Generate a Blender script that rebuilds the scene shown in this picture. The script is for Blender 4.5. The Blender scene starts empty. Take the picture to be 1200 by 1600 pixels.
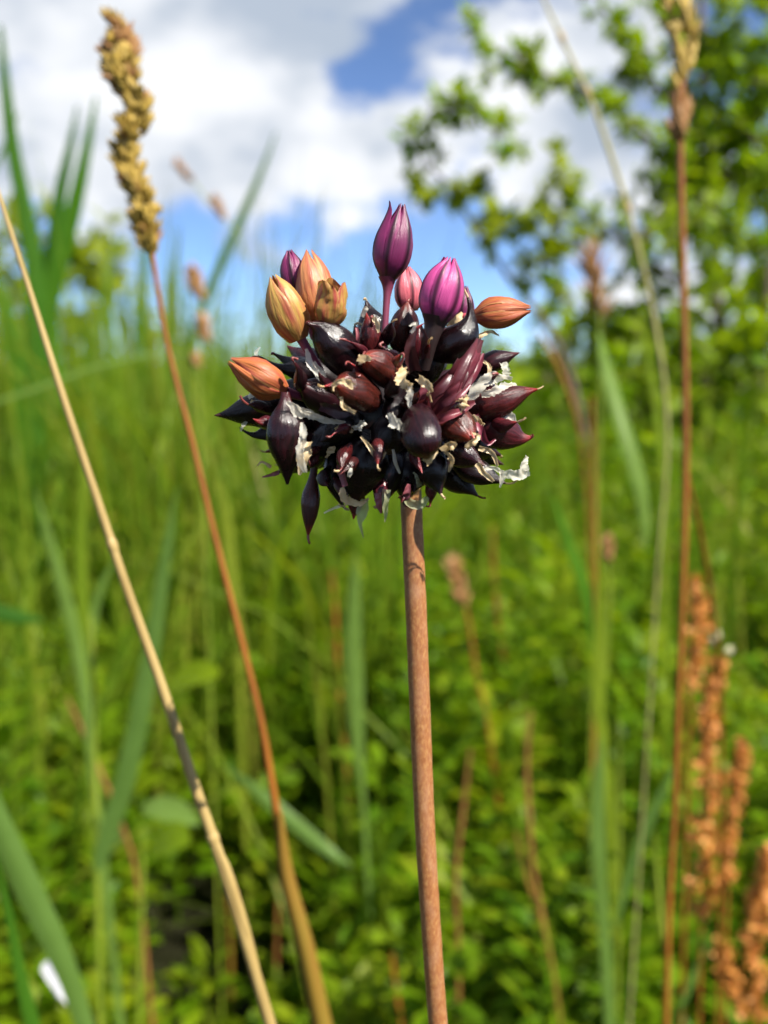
import bpy, math, random
import numpy as np
from mathutils import Vector, Matrix

random.seed(7)
RNG = np.random.default_rng(7)
S = bpy.context.scene
COL = S.collection

# ------------------------------------------------------------------ camera
CAMZ = 0.72
PITCH = math.radians(8.3)
FPX = 1570.0                       # focal length in pixels of a 1200 x 1600 frame
cam_d = bpy.data.cameras.new('camera')
cam = bpy.data.objects.new('camera', cam_d)
COL.objects.link(cam)
cam.location = (0, 0, CAMZ)
cam.rotation_euler = (math.pi / 2 - PITCH, 0, 0)
cam_d.sensor_fit = 'VERTICAL'
cam_d.sensor_height = 36.0
cam_d.sensor_width = 27.0
cam_d.lens = 36.0 * FPX / 1600.0
cam_d.clip_start = 0.005
cam_d.clip_end = 3000
HEAD_Y = 0.118
cam_d.dof.use_dof = True
cam_d.dof.focus_distance = HEAD_Y - 0.007
cam_d.dof.aperture_fstop = 21.0
cam_d.dof.aperture_blades = 0
S.camera = cam

# ------------------------------------------------------------------ sky and sun
SUN = Vector((0.50, -0.44, 0.76)).normalized()
w = bpy.data.worlds.new('World'); S.world = w; w.use_nodes = True
nt = w.node_tree; nt.nodes.clear()
def N(t, **k):
    n = nt.nodes.new(t)
    for a, b in k.items(): setattr(n, a, b)
    return n
L = lambda a, b: nt.links.new(a, b)
def V(x):                                   # math helper for the world tree
    return x
def M(op, a, b=None, c=None, clamp=False):
    n = N('ShaderNodeMath', operation=op, use_clamp=clamp)
    for i, x in enumerate((a, b, c)):
        if x is None: continue
        if isinstance(x, (int, float)): n.inputs[i].default_value = x
        else: L(x, n.inputs[i])
    return n.outputs[0]
sky = N('ShaderNodeTexSky', sky_type='NISHITA')
sky.sun_disc = False
sky.sun_elevation = math.asin(SUN.z)
sky.sun_rotation = math.atan2(SUN.x, SUN.y)
sky.altitude = 2000; sky.air_density = 0.62; sky.dust_density = 0.0; sky.ozone_density = 6.0
tc = N('ShaderNodeTexCoord')
mp = N('ShaderNodeMapping'); L(tc.outputs['Generated'], mp.inputs[0])
mp.inputs['Scale'].default_value = (1, 1, 1.7)
mp.inputs['Location'].default_value = (3.1, 0.4, 1.3)
n1 = N('ShaderNodeTexNoise', noise_dimensions='3D'); L(mp.outputs[0], n1.inputs['Vector'])
n1.inputs['Scale'].default_value = 8.0; n1.inputs['Detail'].default_value = 6; n1.inputs['Roughness'].default_value = 0.6
n1.inputs['Distortion'].default_value = 0.0
n2 = N('ShaderNodeTexNoise', noise_dimensions='3D'); L(mp.outputs[0], n2.inputs['Vector'])
n2.inputs['Scale'].default_value = 7.5; n2.inputs['Detail'].default_value = 3.5; n2.inputs['Roughness'].default_value = 0.5
def ray(px, py):
    x, y = (px - 600) / FPX, (800 - py) / FPX
    d = Vector((x, math.cos(PITCH) + y * math.sin(PITCH), -math.sin(PITCH) + y * math.cos(PITCH)))
    return d.normalized()
def blob(px, py, r_px):
    d = ray(px, py)
    v = N('ShaderNodeVectorMath', operation='DOT_PRODUCT')
    L(tc.outputs['Generated'], v.inputs[0]); v.inputs[1].default_value = d
    m = N('ShaderNodeMapRange', interpolation_type='SMOOTHSTEP')
    L(v.outputs['Value'], m.inputs['Value'])
    m.inputs['From Min'].default_value = math.cos(r_px / FPX)
    m.inputs['From Max'].default_value = 1.0
    return m.outputs[0]
dens = n1.outputs[0]
for (px, py, r, a) in [(330, 240, 330, .16), (560, 235, 170, .16), (760, 190, 190, .22), (960, 200, 220, .12), (60, 140, 300, .16),
                       (470, 20, 230, .16), (150, 60, 260, .12), (1000, 60, 160, .10),
                       (515, 165, 90, -.22), (585, 140, 105, -.22), (660, 95, 100, -.15), (760, 45, 100, -.12), (500, 450, 210, -.24), (200, 480, 230, -.22), (700, 450, 200, -.16), (330, 470, 180, -.12),
                       (880, 20, 120, -.12), (1190, 10, 150, -.25), (430, 330, 140, .08)]:
    dens = M('ADD', dens, M('MULTIPLY', blob(px, py, r), a * .72))
cov = N('ShaderNodeMapRange', interpolation_type='SMOOTHSTEP'); L(dens, cov.inputs['Value'])
cov.inputs['From Min'].default_value = 0.44; cov.inputs['From Max'].default_value = 0.61; cov.inputs['To Min'].default_value = 0.05
shade = n2.outputs[0]
for (px, py, r, a) in [(400, 250, 230, .14), (570, 240, 140, .16), (760, 180, 180, .2), (560, 20, 240, -.22), (330, 350, 200, -.12), (90, 200, 230, .02), (250, 120, 180, .06)]:
    shade = M('ADD', shade, M('MULTIPLY', blob(px, py, r), a))
cr = N('ShaderNodeMapRange', interpolation_type='SMOOTHSTEP'); L(shade, cr.inputs['Value'])
cr.inputs['From Min'].default_value = 0.30; cr.inputs['From Max'].default_value = 0.66
ccol = N('ShaderNodeMix', data_type='RGBA'); L(cr.outputs[0], ccol.inputs['Factor'])
ccol.inputs['A'].default_value = (2.6, 3.0, 3.6, 1); ccol.inputs['B'].default_value = (5.3, 5.4, 5.6, 1)
mix = N('ShaderNodeMix', data_type='RGBA'); L(cov.outputs[0], mix.inputs['Factor'])
L(sky.outputs[0], mix.inputs['A']); L(ccol.outputs['Result'], mix.inputs['B'])
bg = N('ShaderNodeBackground'); bg.inputs['Strength'].default_value = 0.088
L(mix.outputs['Result'], bg.inputs['Color'])
out = N('ShaderNodeOutputWorld'); L(bg.outputs[0], out.inputs[0])

sd = bpy.data.lights.new('sun', 'SUN'); sd.energy = 5.0; sd.angle = math.radians(0.5); sd.color = (1, 0.95, 0.86)
so = bpy.data.objects.new('sun', sd); COL.objects.link(so)
so.rotation_euler = SUN.to_track_quat('Z', 'Y').to_euler(); so.location = (1, -1, 4)

S.view_settings.view_transform = 'Standard'; S.view_settings.look = 'None'
S.view_settings.exposure = 1.15; S.view_settings.gamma = 1.0; S.view_settings.use_curve_mapping = False
S.render.engine = 'CYCLES'
S.cycles.use_denoising = True
S.cycles.max_bounces = 5; S.cycles.diffuse_bounces = 2; S.cycles.glossy_bounces = 2
S.cycles.transmission_bounces = 4; S.cycles.transparent_max_bounces = 8
S.cycles.sample_clamp_indirect = 6
S.cycles.use_adaptive_sampling = True; S.cycles.adaptive_threshold = 0.04
w.cycles.sampling_method = 'MANUAL'; w.cycles.sample_map_resolution = 512

# ------------------------------------------------------------------ helpers
def at(px, py, Y):
    """the point at distance Y (metres ahead) seen at a pixel of the 1200 x 1600 photograph"""
    d = ray(px, py); k = Y / d.y
    return Vector((0, 0, CAMZ)) + d * k
def mpp(py, Y):                              # metres per pixel there
    y = (800 - py) / FPX
    return Y / (math.cos(PITCH) + y * math.sin(PITCH)) / FPX

class MB:
    """collects vertices, faces and per-vertex float attributes, then links them as one mesh"""
    def __init__(s): s.v = []; s.f4 = []; s.f3 = []; s.a = {}; s.n = 0
    def grid(s, P, closed=False, **attr):
        """P: rows x cols x 3 array"""
        P = np.asarray(P, float); r, c = P.shape[:2]
        i = np.arange(r * c).reshape(r, c) + s.n
        if closed: i = np.concatenate([i, i[:, :1]], 1)
        s.f4.append(np.stack([i[:-1, :-1], i[:-1, 1:], i[1:, 1:], i[1:, :-1]], -1).reshape(-1, 4))
        s.add(P.reshape(-1, 3), **{k: np.broadcast_to(a, (r, c)).reshape(-1) for k, a in attr.items()})
    def grids(s, P, **attr):
        """P: n x rows x cols x 3"""
        n, r, c = P.shape[:3]
        i = np.arange(n * r * c).reshape(n, r, c) + s.n
        s.f4.append(np.stack([i[:, :-1, :-1], i[:, :-1, 1:], i[:, 1:, 1:], i[:, 1:, :-1]], -1).reshape(-1, 4))
        s.add(P.reshape(-1, 3), **{k: np.broadcast_to(a, (n, r, c)).reshape(-1) for k, a in attr.items()})
    def add(s, v, **attr):
        for k in set(list(attr) + list(s.a)):
            if k not in s.a: s.a[k] = [np.zeros(s.n)] if s.n else []
            s.a[k].append(np.asarray(attr[k], float) if k in attr else np.zeros(len(v)))
        s.v.append(np.asarray(v, float)); s.n += len(v)
    def mesh(s, name, mat=None, smooth=True):
        m = bpy.data.meshes.new(name)
        v = np.concatenate(s.v); q = np.concatenate(s.f4) if s.f4 else np.zeros((0, 4), int)
        m.vertices.add(len(v)); m.vertices.foreach_set('co', v.reshape(-1))
        m.loops.add(q.size); m.loops.foreach_set('vertex_index', q.reshape(-1).astype(np.int32))
        m.polygons.add(len(q)); m.polygons.foreach_set('loop_start', np.arange(0, q.size, 4, dtype=np.int32))
        try: m.polygons.foreach_set('loop_total', np.full(len(q), 4, dtype=np.int32))
        except Exception: pass
        m.polygons.foreach_set('use_smooth', np.full(len(q), smooth))
        for k, a in s.a.items():
            at_ = m.attributes.new(k, 'FLOAT', 'POINT'); at_.data.foreach_set('value', np.concatenate(a).astype(np.float32))
        m.update(calc_edges=True); m.validate()
        if mat: m.materials.append(mat)
        return m
    def build(s, name, mat, parent=None, smooth=True):
        return obj(name, s.mesh(name, mat, smooth), parent)
def obj(name, mesh, parent=None, mw=None):
    o = bpy.data.objects.new(name, mesh); COL.objects.link(o)
    if mw is not None: o.matrix_world = mw
    if parent is not None:
        o.parent = parent
        pw = parent.matrix_basis.copy()
        if parent.parent is not None: pw = parent.parent.matrix_basis @ parent.matrix_parent_inverse @ pw
        o.matrix_parent_inverse = pw.inverted()
    return o
def tag(o, label=None, cat=None, group=None, kind=None):
    if label: o['label'] = label
    if cat: o['category'] = cat
    if group: o['group'] = group
    if kind: o['kind'] = kind
    return o
def thing(name, loc, label, cat, group=None):
    o = bpy.data.objects.new(name, None); COL.objects.link(o); o.location = loc
    o.empty_display_size = 0.01
    return tag(o, label, cat, group)
def A(x): return np.array(x, float)
def norm(v): return v / (np.linalg.norm(v, axis=-1, keepdims=True) + 1e-12)
def spline(P, n):
    """Catmull-Rom through the rows of P (any number of columns), n samples"""
    P = A(P); k = len(P)
    if k == 2: return P[0] + (P[1] - P[0]) * np.linspace(0, 1, n)[:, None]
    Q = np.vstack([2 * P[0] - P[1], P, 2 * P[-1] - P[-2]])
    t = np.linspace(0, k - 1, n); i = np.minimum(t.astype(int), k - 2); f = (t - i)[:, None]
    a, b, c, d = Q[i], Q[i + 1], Q[i + 2], Q[i + 3]
    return .5 * (2 * b + (c - a) * f + (2 * a - 5 * b + 4 * c - d) * f ** 2 + (3 * b - 3 * c + d - a) * f ** 3)
def frames(P):
    T = norm(np.gradient(P, axis=0)); ref = A([0, 1, 0]) if abs(T[0][1]) < .9 else A([1, 0, 0])
    U = np.zeros_like(T); u = ref - T[0] * ref.dot(T[0]); u /= np.linalg.norm(u)
    for i in range(len(T)):
        u = u - T[i] * u.dot(T[i]); u /= np.linalg.norm(u) + 1e-12; U[i] = u
    return T, U, np.cross(T, U)
def tube(mb, P, R, seg=8, rmod=None, **attr):
    P = A(P); R = np.broadcast_to(A(R), (len(P),)); T, U, W = frames(P)
    ph = np.linspace(0, 2 * math.pi, seg, endpoint=False)
    rr = np.repeat(R[:, None], seg, 1)
    if rmod is not None: rr = rr * rmod(np.linspace(0, 1, len(P))[:, None], ph[None, :])
    G = P[:, None] + rr[..., None] * (np.cos(ph)[None, :, None] * U[:, None] + np.sin(ph)[None, :, None] * W[:, None])
    t = np.linspace(0, 1, len(P))[:, None]
    mb.grid(G, closed=True, t=np.repeat(t, seg, 1), **attr)
VIEW = A([0, 1, 0])
def ribbon(mb, P, Wd, twist=0.0, fold=0.25, cols=3, jag=0, seed=0, curl=0, up=None, **attr):
    """a leaf-like strip along P, width Wd, folded along its middle; twist is the angle out of the picture plane"""
    P = A(P); n = len(P); Wd = np.broadcast_to(A(Wd), (n,)); T = norm(np.gradient(P, axis=0))
    side = norm(np.cross(T, VIEW if up is None else A(up))); nrm = norm(np.cross(side, T))
    tw = np.broadcast_to(A(twist), (n,))[:, None]
    s2 = side * np.cos(tw) + nrm * np.sin(tw); n2 = nrm * np.cos(tw) - side * np.sin(tw)
    u = np.linspace(-1, 1, cols)
    rg = np.random.default_rng(seed)
    wv = np.repeat(Wd[:, None], cols, 1) / 2
    if jag:
        wv = wv * (1 + jag * (rg.random((n, cols)) - .5))
    off = (np.abs(u) ** 1.5 * fold)[None, :] * wv
    if curl:
        ang = u[None, :] * curl
        G = P[:, None] + s2[:, None] * (np.sin(ang) / curl * wv)[..., None] + n2[:, None] * ((1 - np.cos(ang)) / curl * wv)[..., None]
    else:
        G = P[:, None] + s2[:, None] * (u * wv)[..., None] + n2[:, None] * off[..., None]
    if jag: G = G + (rg.random(G.shape) - .5) * (wv * jag * .5)[..., None]
    mb.grid(G, t=np.repeat(np.linspace(0, 1, n)[:, None], cols, 1), u=np.repeat(u[None], n, 0), **attr)
LEAFROW = A([0.06, .62, 1.0, .72, .03]); LEAFT = A([0, .22, .48, .76, 1])
def leaves(mb, C, D, Nn, Ln, Wd, rnd, fold=.3, droop=.15):
    """many small leaves: C base points, D directions, Nn upward normals"""
    C, D, Nn = A(C), norm(A(D)), A(Nn); n = len(C)
    Sd = norm(np.cross(D, Nn)); Nn = np.cross(Sd, D)
    Ln = np.broadcast_to(A(Ln), (n,)); Wd = np.broadcast_to(A(Wd), (n,))
    u = A([-1, 0, 1])
    G = (C[:, None, None] + D[:, None, None] * (LEAFT[None, :, None] * Ln[:, None, None])[..., None]
         + Sd[:, None, None] * (LEAFROW[None, :, None] * u[None, None, :] * Wd[:, None, None] / 2)[..., None]
         + Nn[:, None, None] * ((np.abs(u)[None, None, :] * LEAFROW[None, :, None] * fold * Wd[:, None, None] / 2)
                                - (LEAFT[None, :, None] ** 2 * droop * Ln[:, None, None]))[..., None])
    mb.grids(G, rnd=A(rnd)[:, None, None], u=np.broadcast_to(u, (5, 3))[None], t=np.broadcast_to(LEAFT[:, None], (5, 3))[None])

# ------------------------------------------------------------------ materials
def mat(name):
    m = bpy.data.materials.new(name); m.use_nodes = True
    t = m.node_tree; t.nodes.clear()
    return m, t
def nd(t, typ, **k):
    n = t.nodes.new(typ)
    for a, b in k.items(): setattr(n, a, b)
    return n
def ramp(t, fac, stops):
    r = nd(t, 'ShaderNodeValToRGB'); e = r.color_ramp.elements
    while len(e) < len(stops): e.new(0.5)
    for i, (p, c) in enumerate(stops): e[i].position = p; e[i].color = (*c, 1)
    t.links.new(fac, r.inputs[0]); return r.outputs[0]
def attr(t, name):
    return nd(t, 'ShaderNodeAttribute', attribute_name=name).outputs['Fac']
def mixc(t, f, a, b, mode='MIX'):
    m = nd(t, 'ShaderNodeMix', data_type='RGBA', blend_type=mode)
    for s_, x in (('Factor', f), ('A', a), ('B', b)):
        if isinstance(x, (int, float)): m.inputs[s_].default_value = x
        elif isinstance(x, tuple): m.inputs[s_].default_value = (*x, 1)
        else: t.links.new(x, m.inputs[s_])
    return m.outputs['Result']
def noise(t, scale, detail=4, rough=.55, vec=None, stretch=None, out='Fac'):
    n = nd(t, 'ShaderNodeTexNoise'); n.inputs['Scale'].default_value = scale; n.inputs['Detail'].default_value = detail
    n.inputs['Roughness'].default_value = rough
    if vec is None: vec = nd(t, 'ShaderNodeTexCoord').outputs['Object']
    if stretch is not None:
        mp = nd(t, 'ShaderNodeMapping'); mp.inputs['Scale'].default_value = stretch; t.links.new(vec, mp.inputs[0]); vec = mp.outputs[0]
    t.links.new(vec, n.inputs['Vector']); return n.outputs[out]
def finish(t, m, color, rough=.5, trans=0.0, tcol=None, bump=None, bstr=.3, bdist=.001, coat=0, spec=.5, clear=0, sss=0):
    p = nd(t, 'ShaderNodeBsdfPrincipled')
    if isinstance(color, tuple): p.inputs['Base Color'].default_value = (*color, 1)
    else: t.links.new(color, p.inputs['Base Color'])
    if isinstance(rough, (int, float)): p.inputs['Roughness'].default_value = rough
    else: t.links.new(rough, p.inputs['Roughness'])
    p.inputs['Specular IOR Level'].default_value = spec
    p.inputs['Coat Weight'].default_value = coat; p.inputs['Coat Roughness'].default_value = .15
    if bump is not None:
        b = nd(t, 'ShaderNodeBump'); b.inputs['Strength'].default_value = bstr; b.inputs['Distance'].default_value = bdist
        t.links.new(bump, b.inputs['Height']); t.links.new(b.outputs[0], p.inputs['Normal'])
    sh = p.outputs[0]
    if trans:
        tr = nd(t, 'ShaderNodeBsdfTranslucent')
        tc_ = tcol if tcol is not None else color
        if isinstance(tc_, tuple): tr.inputs[0].default_value = (*tc_, 1)
        else: t.links.new(tc_, tr.inputs[0])
        mx = nd(t, 'ShaderNodeMixShader'); mx.inputs[0].default_value = trans
        t.links.new(sh, mx.inputs[1]); t.links.new(tr.outputs[0], mx.inputs[2]); sh = mx.outputs[0]
    if clear:
        tp = nd(t, 'ShaderNodeBsdfTransparent'); mx = nd(t, 'ShaderNodeMixShader'); mx.inputs[0].default_value = clear
        t.links.new(sh, mx.inputs[1]); t.links.new(tp.outputs[0], mx.inputs[2]); sh = mx.outputs[0]
    o = nd(t, 'ShaderNodeOutputMaterial'); t.links.new(sh, o.inputs[0])
    return m
def leafmat(name, stops, trans=.38, rough=.42, veins=True):
    m, t = mat(name)
    c = ramp(t, attr(t, 'rnd'), stops)
    nz = noise(t, 60, 3)
    c = mixc(t, nz, c, mixc(t, 1.0, c, (.62, .66, .5), 'MULTIPLY'))
    cx = nd(t, 'ShaderNodeCombineXYZ'); t.links.new(attr(t, 'u'), cx.inputs[0]); t.links.new(attr(t, 'rnd'), cx.inputs[1])
    vn = noise(t, 9, 3, .6, vec=cx.outputs[0])
    c = mixc(t, ramp(t, vn, [(.4, (0, 0, 0)), (.65, (.55, .55, .55))]), c, mixc(t, 1.0, c, (1.5, 1.35, 1.5), 'MULTIPLY'))
    tc_ = mixc(t, 1.0, c, (1.7, 1.7, .5), 'MULTIPLY')
    return finish(t, m, c, rough, trans, tc_, spec=.14)
def plain(name, c1, c2, scale=400, stretch=None, rough=.55, trans=0, bstr=.25, bdist=.0003, **k):
    m, t = mat(name)
    nz = noise(t, scale, 5, .6, stretch=stretch)
    c = ramp(t, nz, [(.3, c1), (.7, c2)])
    return finish(t, m, c, rough, trans, bump=nz, bstr=bstr, bdist=bdist, **k)

GREENS = [(0, (.032, .095, .003)), (.3, (.072, .160, .004)), (.65, (.130, .225, .005)), (1, (.22, .275, .009))]
M_HERB = leafmat('herb_leaf', GREENS, .45)
M_GRASS = leafmat('grass_blade', [(0, (.045, .110, .006)), (.35, (.098, .185, .010)), (.7, (.160, .230, .016)), (.9, (.22, .24, .03)), (1, (.34, .26, .08))], .42)
M_TREE = leafmat('tree_leaf', [(0, (.038, .115, .005)), (.5, (.108, .215, .006)), (1, (.22, .30, .009))], .48)
M_YEL = leafmat('young_leaf', [(0, (.15, .24, .008)), (1, (.27, .32, .02))], .45)
M_REED = leafmat('reed_leaf', [(0, (.024, .085, .010)), (.5, (.048, .135, .010)), (1, (.085, .21, .012))], .38)
M_GLAUC = leafmat('blue_green_leaf', [(0, (.075, .155, .036)), (1, (.145, .230, .045))], .38)
def stalk(name, a, b, scale=250): return plain(name, a, b, scale, (1, 1, .12), .5)
M_STRAW = stalk('straw', (.27, .18, .055), (.40, .285, .105))
M_RUST = stalk('rusty_stalk', (.19, .055, .007), (.30, .105, .010))
M_GSTALK = stalk('green_stalk', (.13, .20, .012), (.21, .25, .02))
M_OSTALK = stalk('orange_sheath', (.20, .085, .010), (.15, .135, .013), 60)
M_MAUVE = stalk('mauve_stalk', (.15, .058, .015), (.24, .105, .026))
M_BARK = plain('bark', (.05, .035, .025), (.12, .085, .06), 60, (1, 1, .3), .8, bstr=.6, bdist=.004)
M_SPIKE = plain('spikelet', (.23, .145, .018), (.46, .32, .055), 500, None, .6)
M_BROWN = plain('brown_spikelet', (.22, .10, .03), (.36, .19, .06), 300, None, .6)
M_SORREL = plain('sorrel_seed', (.42, .13, .016), (.68, .31, .06), 260, None, .6, trans=.25)
M_WHITE = plain('white_petal', (.50, .49, .55), (.66, .66, .68), 80, None, .5, trans=.3)
M_CREAM = plain('pale_seed', (.36, .34, .18), (.50, .46, .28), 200, None, .6)

# ------------------------------------------------------------------ ground
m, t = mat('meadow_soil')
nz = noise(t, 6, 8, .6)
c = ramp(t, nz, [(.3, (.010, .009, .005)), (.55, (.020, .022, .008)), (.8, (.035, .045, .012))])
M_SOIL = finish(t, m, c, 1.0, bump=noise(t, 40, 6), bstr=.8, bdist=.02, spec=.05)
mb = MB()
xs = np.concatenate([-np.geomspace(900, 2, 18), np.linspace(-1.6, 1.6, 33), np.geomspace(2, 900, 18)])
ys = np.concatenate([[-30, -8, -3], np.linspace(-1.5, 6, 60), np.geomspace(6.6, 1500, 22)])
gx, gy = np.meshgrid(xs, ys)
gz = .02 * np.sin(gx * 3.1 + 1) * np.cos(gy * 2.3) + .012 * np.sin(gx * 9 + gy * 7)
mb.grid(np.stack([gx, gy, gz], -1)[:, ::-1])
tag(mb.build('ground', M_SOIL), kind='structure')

# ------------------------------------------------------------------ undergrowth
def lump(x, y):                                 # smooth 0..1 unevenness of the plant cover
    return .5 + .25 * np.sin(x * 11 + 2.1 * np.sin(y * 5)) + .25 * np.cos(y * 9.5 + 2 * np.sin(x * 7 + 1))
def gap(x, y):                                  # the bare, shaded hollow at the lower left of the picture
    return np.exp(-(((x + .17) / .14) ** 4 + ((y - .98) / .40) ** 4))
def herb(mb_s, mb_l, x, y, h, rg, nl, leaf=(.014, .026), tone=.5):
    az = rg.random() * 6.28; ln = rg.random() * .22 * h
    k = 6; s = np.linspace(0, 1, k)[:, None]
    P = A([x, y, 0]) + A([math.cos(az), math.sin(az), 0]) * ln * s ** 2 + A([0, 0, 1]) * h * s
    tube(mb_s, P, np.linspace(.0013, .0006, k), 4, rnd=tone)
    f = .18 + .82 * rg.random(nl) ** .75
    C = A([x, y, 0]) + A([math.cos(az), math.sin(az), 0]) * ln * (f ** 2)[:, None] + A([0, 0, 1]) * (h * f)[:, None]
    a = rg.random(nl) * 6.28; e = .15 + .9 * rg.random(nl)
    D = np.stack([np.cos(a) * np.cos(e), np.sin(a) * np.cos(e), np.sin(e)], -1)
    reach = rg.random(nl) * .045 * (1.25 - f)
    C = C + D * reach[:, None]
    up = norm(A([0, 0, 1]) + (rg.random((nl, 3)) - .5) * .9)
    Ln = leaf[0] + (leaf[1] - leaf[0]) * rg.random(nl)
    leaves(mb_l, C, D, up, Ln, Ln * (.30 + .22 * rg.random(nl)), np.clip(tone + (rg.random(nl) - .5) * .5, 0, 1), droop=.25)
rg = np.random.default_rng(11)
spots = []
for i in range(2000):
    Y = .5 + 1.5 * rg.random() ** 1.1; X = (rg.random() * 2 - 1) * (.42 * Y + .12)
    if i >= 1150: X = math.copysign(.42 * Y + .12 + 1.1 * rg.random(), X)      # on past the edges of the picture
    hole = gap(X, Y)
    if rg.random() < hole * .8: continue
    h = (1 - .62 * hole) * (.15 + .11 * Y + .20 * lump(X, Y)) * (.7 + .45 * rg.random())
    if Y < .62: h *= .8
    spots.append((Y, X, h))
spots.sort()
vis = [s for s in spots if .6 < s[0] < 1.15 and abs(s[1]) < .36 * s[0]][::6][:60]
ids = set(map(id, vis))
ws, wl = MB(), MB()
for s in spots:
    Y, X, h = s; tone = np.clip(.36 + .5 * lump(X * 2.3 + 4, Y * 2.1) + .3 * (rg.random() - .5), 0, 1)
    big = rg.random() < .25
    lf = (.030, .048) if big else (.015, .030)
    nl = 24 if big else 44
    if id(s) in ids:
        o = thing('leafy_herb', (X, Y, 0), 'small leaved green herb rising out of the blurred undergrowth', 'herb', 'green herbs of the undergrowth')
        a_, b_ = MB(), MB(); herb(a_, b_, X, Y, h, rg, nl, lf, tone)
        a_.build('stem', M_HERB, o); tag(b_.build('foliage', M_HERB, o), kind='stuff')
    else: herb(ws, wl, X, Y, h, rg, nl, lf, tone)
for i in range(1150):                           # further out, up to the shrubs
    Y = 1.9 + 3.2 * rg.random(); X = (rg.random() * 2 - 1) * (.45 * Y + .2)
    if i >= 650: X = math.copysign(.45 * Y + .2 + 1.6 * rg.random(), X)
    h = (.42 + .12 * lump(X, Y) + (.10 if X > .1 else 0)) * (.8 + .35 * rg.random())
    herb(ws, wl, X, Y, h, rg, 34, (.028, .05), np.clip(.3 + .5 * rg.random(), 0, 1))
q = np.concatenate
ws.v += wl.v; ws.f4 += [f + ws.n for f in wl.f4]
n0 = ws.n
for k in set(ws.a) | set(wl.a):
    ws.a.setdefault(k, [np.zeros(n0)]); ws.a[k] += wl.a.get(k, [np.zeros(wl.n)])
ws.n += wl.n
tag(ws.build('undergrowth', M_HERB), 'dense mass of small green leaves covering the ground', 'undergrowth', kind='stuff')

# ------------------------------------------------------------------ meadow grass (too many blades to count)
def blades(mb, X, Y, H, Wd, lean, az, rnd, face, k=7):
    n = len(X); s = np.linspace(0, 1, k)
    base = np.stack([X, Y, np.zeros(n)], -1)
    dr = np.stack([np.cos(az), np.sin(az), np.zeros(n)], -1)
    P = (base[:, None] + dr[:, None] * (lean * H)[:, None, None] * (s ** 2.2)[None, :, None]
         + A([0, 0, 1]) * (H[:, None] * (s[None] - .35 * lean[:, None] * s[None] ** 3))[..., None])
    sd = np.stack([np.cos(face), np.sin(face), np.zeros(n)], -1)
    wv = Wd[:, None] * np.clip((1 - s ** 2.5), .04, 1)[None] * (.55 + .45 * np.sin(np.clip(s * 1.8, 0, 1) * 1.57))[None] / 2
    G = P[:, :, None] + sd[:, None, None] * (wv[..., None] * A([-1, 0, 1]))[..., None]
    G[:, :, 1] += np.cross(sd, A([0, 0, 1]))[:, None] * (wv * .45)[..., None]
    mb.grids(G, rnd=rnd[:, None, None], t=s[None, :, None], u=A([-1, 0, 1])[None, None])
def scatter(mb, n, y0, y1, spread, hfun, wd, power=1.0, seed=1, xb=None, band=None):
    rg = np.random.default_rng(seed)
    Y = y0 + (y1 - y0) * rg.random(n) ** power
    X = (rg.random(n) * 2 - 1) * (spread * Y + .15)
    if band: X = np.sign(X) * (band[0] * Y + .1 + band[1] * rg.random(n))
    H = hfun(X, Y) * (.7 + .45 * rg.random(n))
    keep = rg.random(n) > gap(X, Y) * 1.5
    if xb is not None: keep &= rg.random(n) < xb(X, Y)
    X, Y, H = X[keep], Y[keep], H[keep]; n = len(X)
    blades(mb, X, Y, H, wd[0] + (wd[1] - wd[0]) * rg.random(n), .05 + .85 * rg.random(n) ** 2.2, rg.random(n) * 6.28,
           np.clip(rg.beta(2.6, 2.2, n), 0, 1), (rg.random(n) - .5) * 2.4)
mb = MB()
scatter(mb, 420, .85, 2.3, .40, lambda x, y: .70 + .16 * lump(x * 2, y), (.004, .009), seed=8, xb=lambda x, y: np.clip((-x - .06 * y) / .12, 0, 1))
scatter(mb, 1300, .75, 1.8, .42, lambda x, y: np.where(x < -.02, .56, .42) + .05 * lump(x, y), (.004, .009), seed=3, xb=lambda x, y: np.where(x < 0, 1, .45))
scatter(mb, 5200, 1.3, 4.5, .45, lambda x, y: np.where(x < .02 * y, .84, .60) + .14 * lump(x * 1.7, y), (.005, .012), seed=4, xb=lambda x, y: np.where(x < .1 * y, 1, .4))
scatter(mb, 6500, 4, 14, .46, lambda x, y: .80 + .12 * lump(x, y), (.008, .02), seed=5)
tag(mb.build('meadow_grass', M_GRASS), 'long green and straw coloured meadow grass behind the onion', 'grass', kind='stuff')
mb = MB()
scatter(mb, 900, .8, 3, 0, lambda x, y: .60 + .1 * lump(x, y), (.005, .010), seed=12, band=(.42, 1.3))
scatter(mb, 4500, 2.5, 9, 0, lambda x, y: .74 + .1 * lump(x, y), (.009, .02), seed=13, band=(.45, 4.5))
scatter(mb, 5000, 8, 20, 0, lambda x, y: .76 + .1 * lump(x, y), (.02, .05), seed=14, band=(.45, 14))
tag(mb.build('outer_grass', M_GRASS), 'meadow grass going on past both sides of the picture', 'grass', kind='stuff')
mb = MB()
scatter(mb, 9000, 18, 60, 0, lambda x, y: .80 + .08 * lump(x * .3, y * .3), (.05, .14), power=1.3, seed=15, band=(.45, 45))
scatter(mb, 9000, 13, 60, .47, lambda x, y: .80 + .10 * lump(x * .3, y * .3), (.03, .09), power=1.4, seed=6)
tag(mb.build('far_meadow', M_GRASS), 'far green meadow reaching the horizon', 'meadow', kind='stuff')

# ------------------------------------------------------------------ the wild onion in focus
def objcol(t): return nd(t, 'ShaderNodeObjectInfo').outputs['Color']
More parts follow.
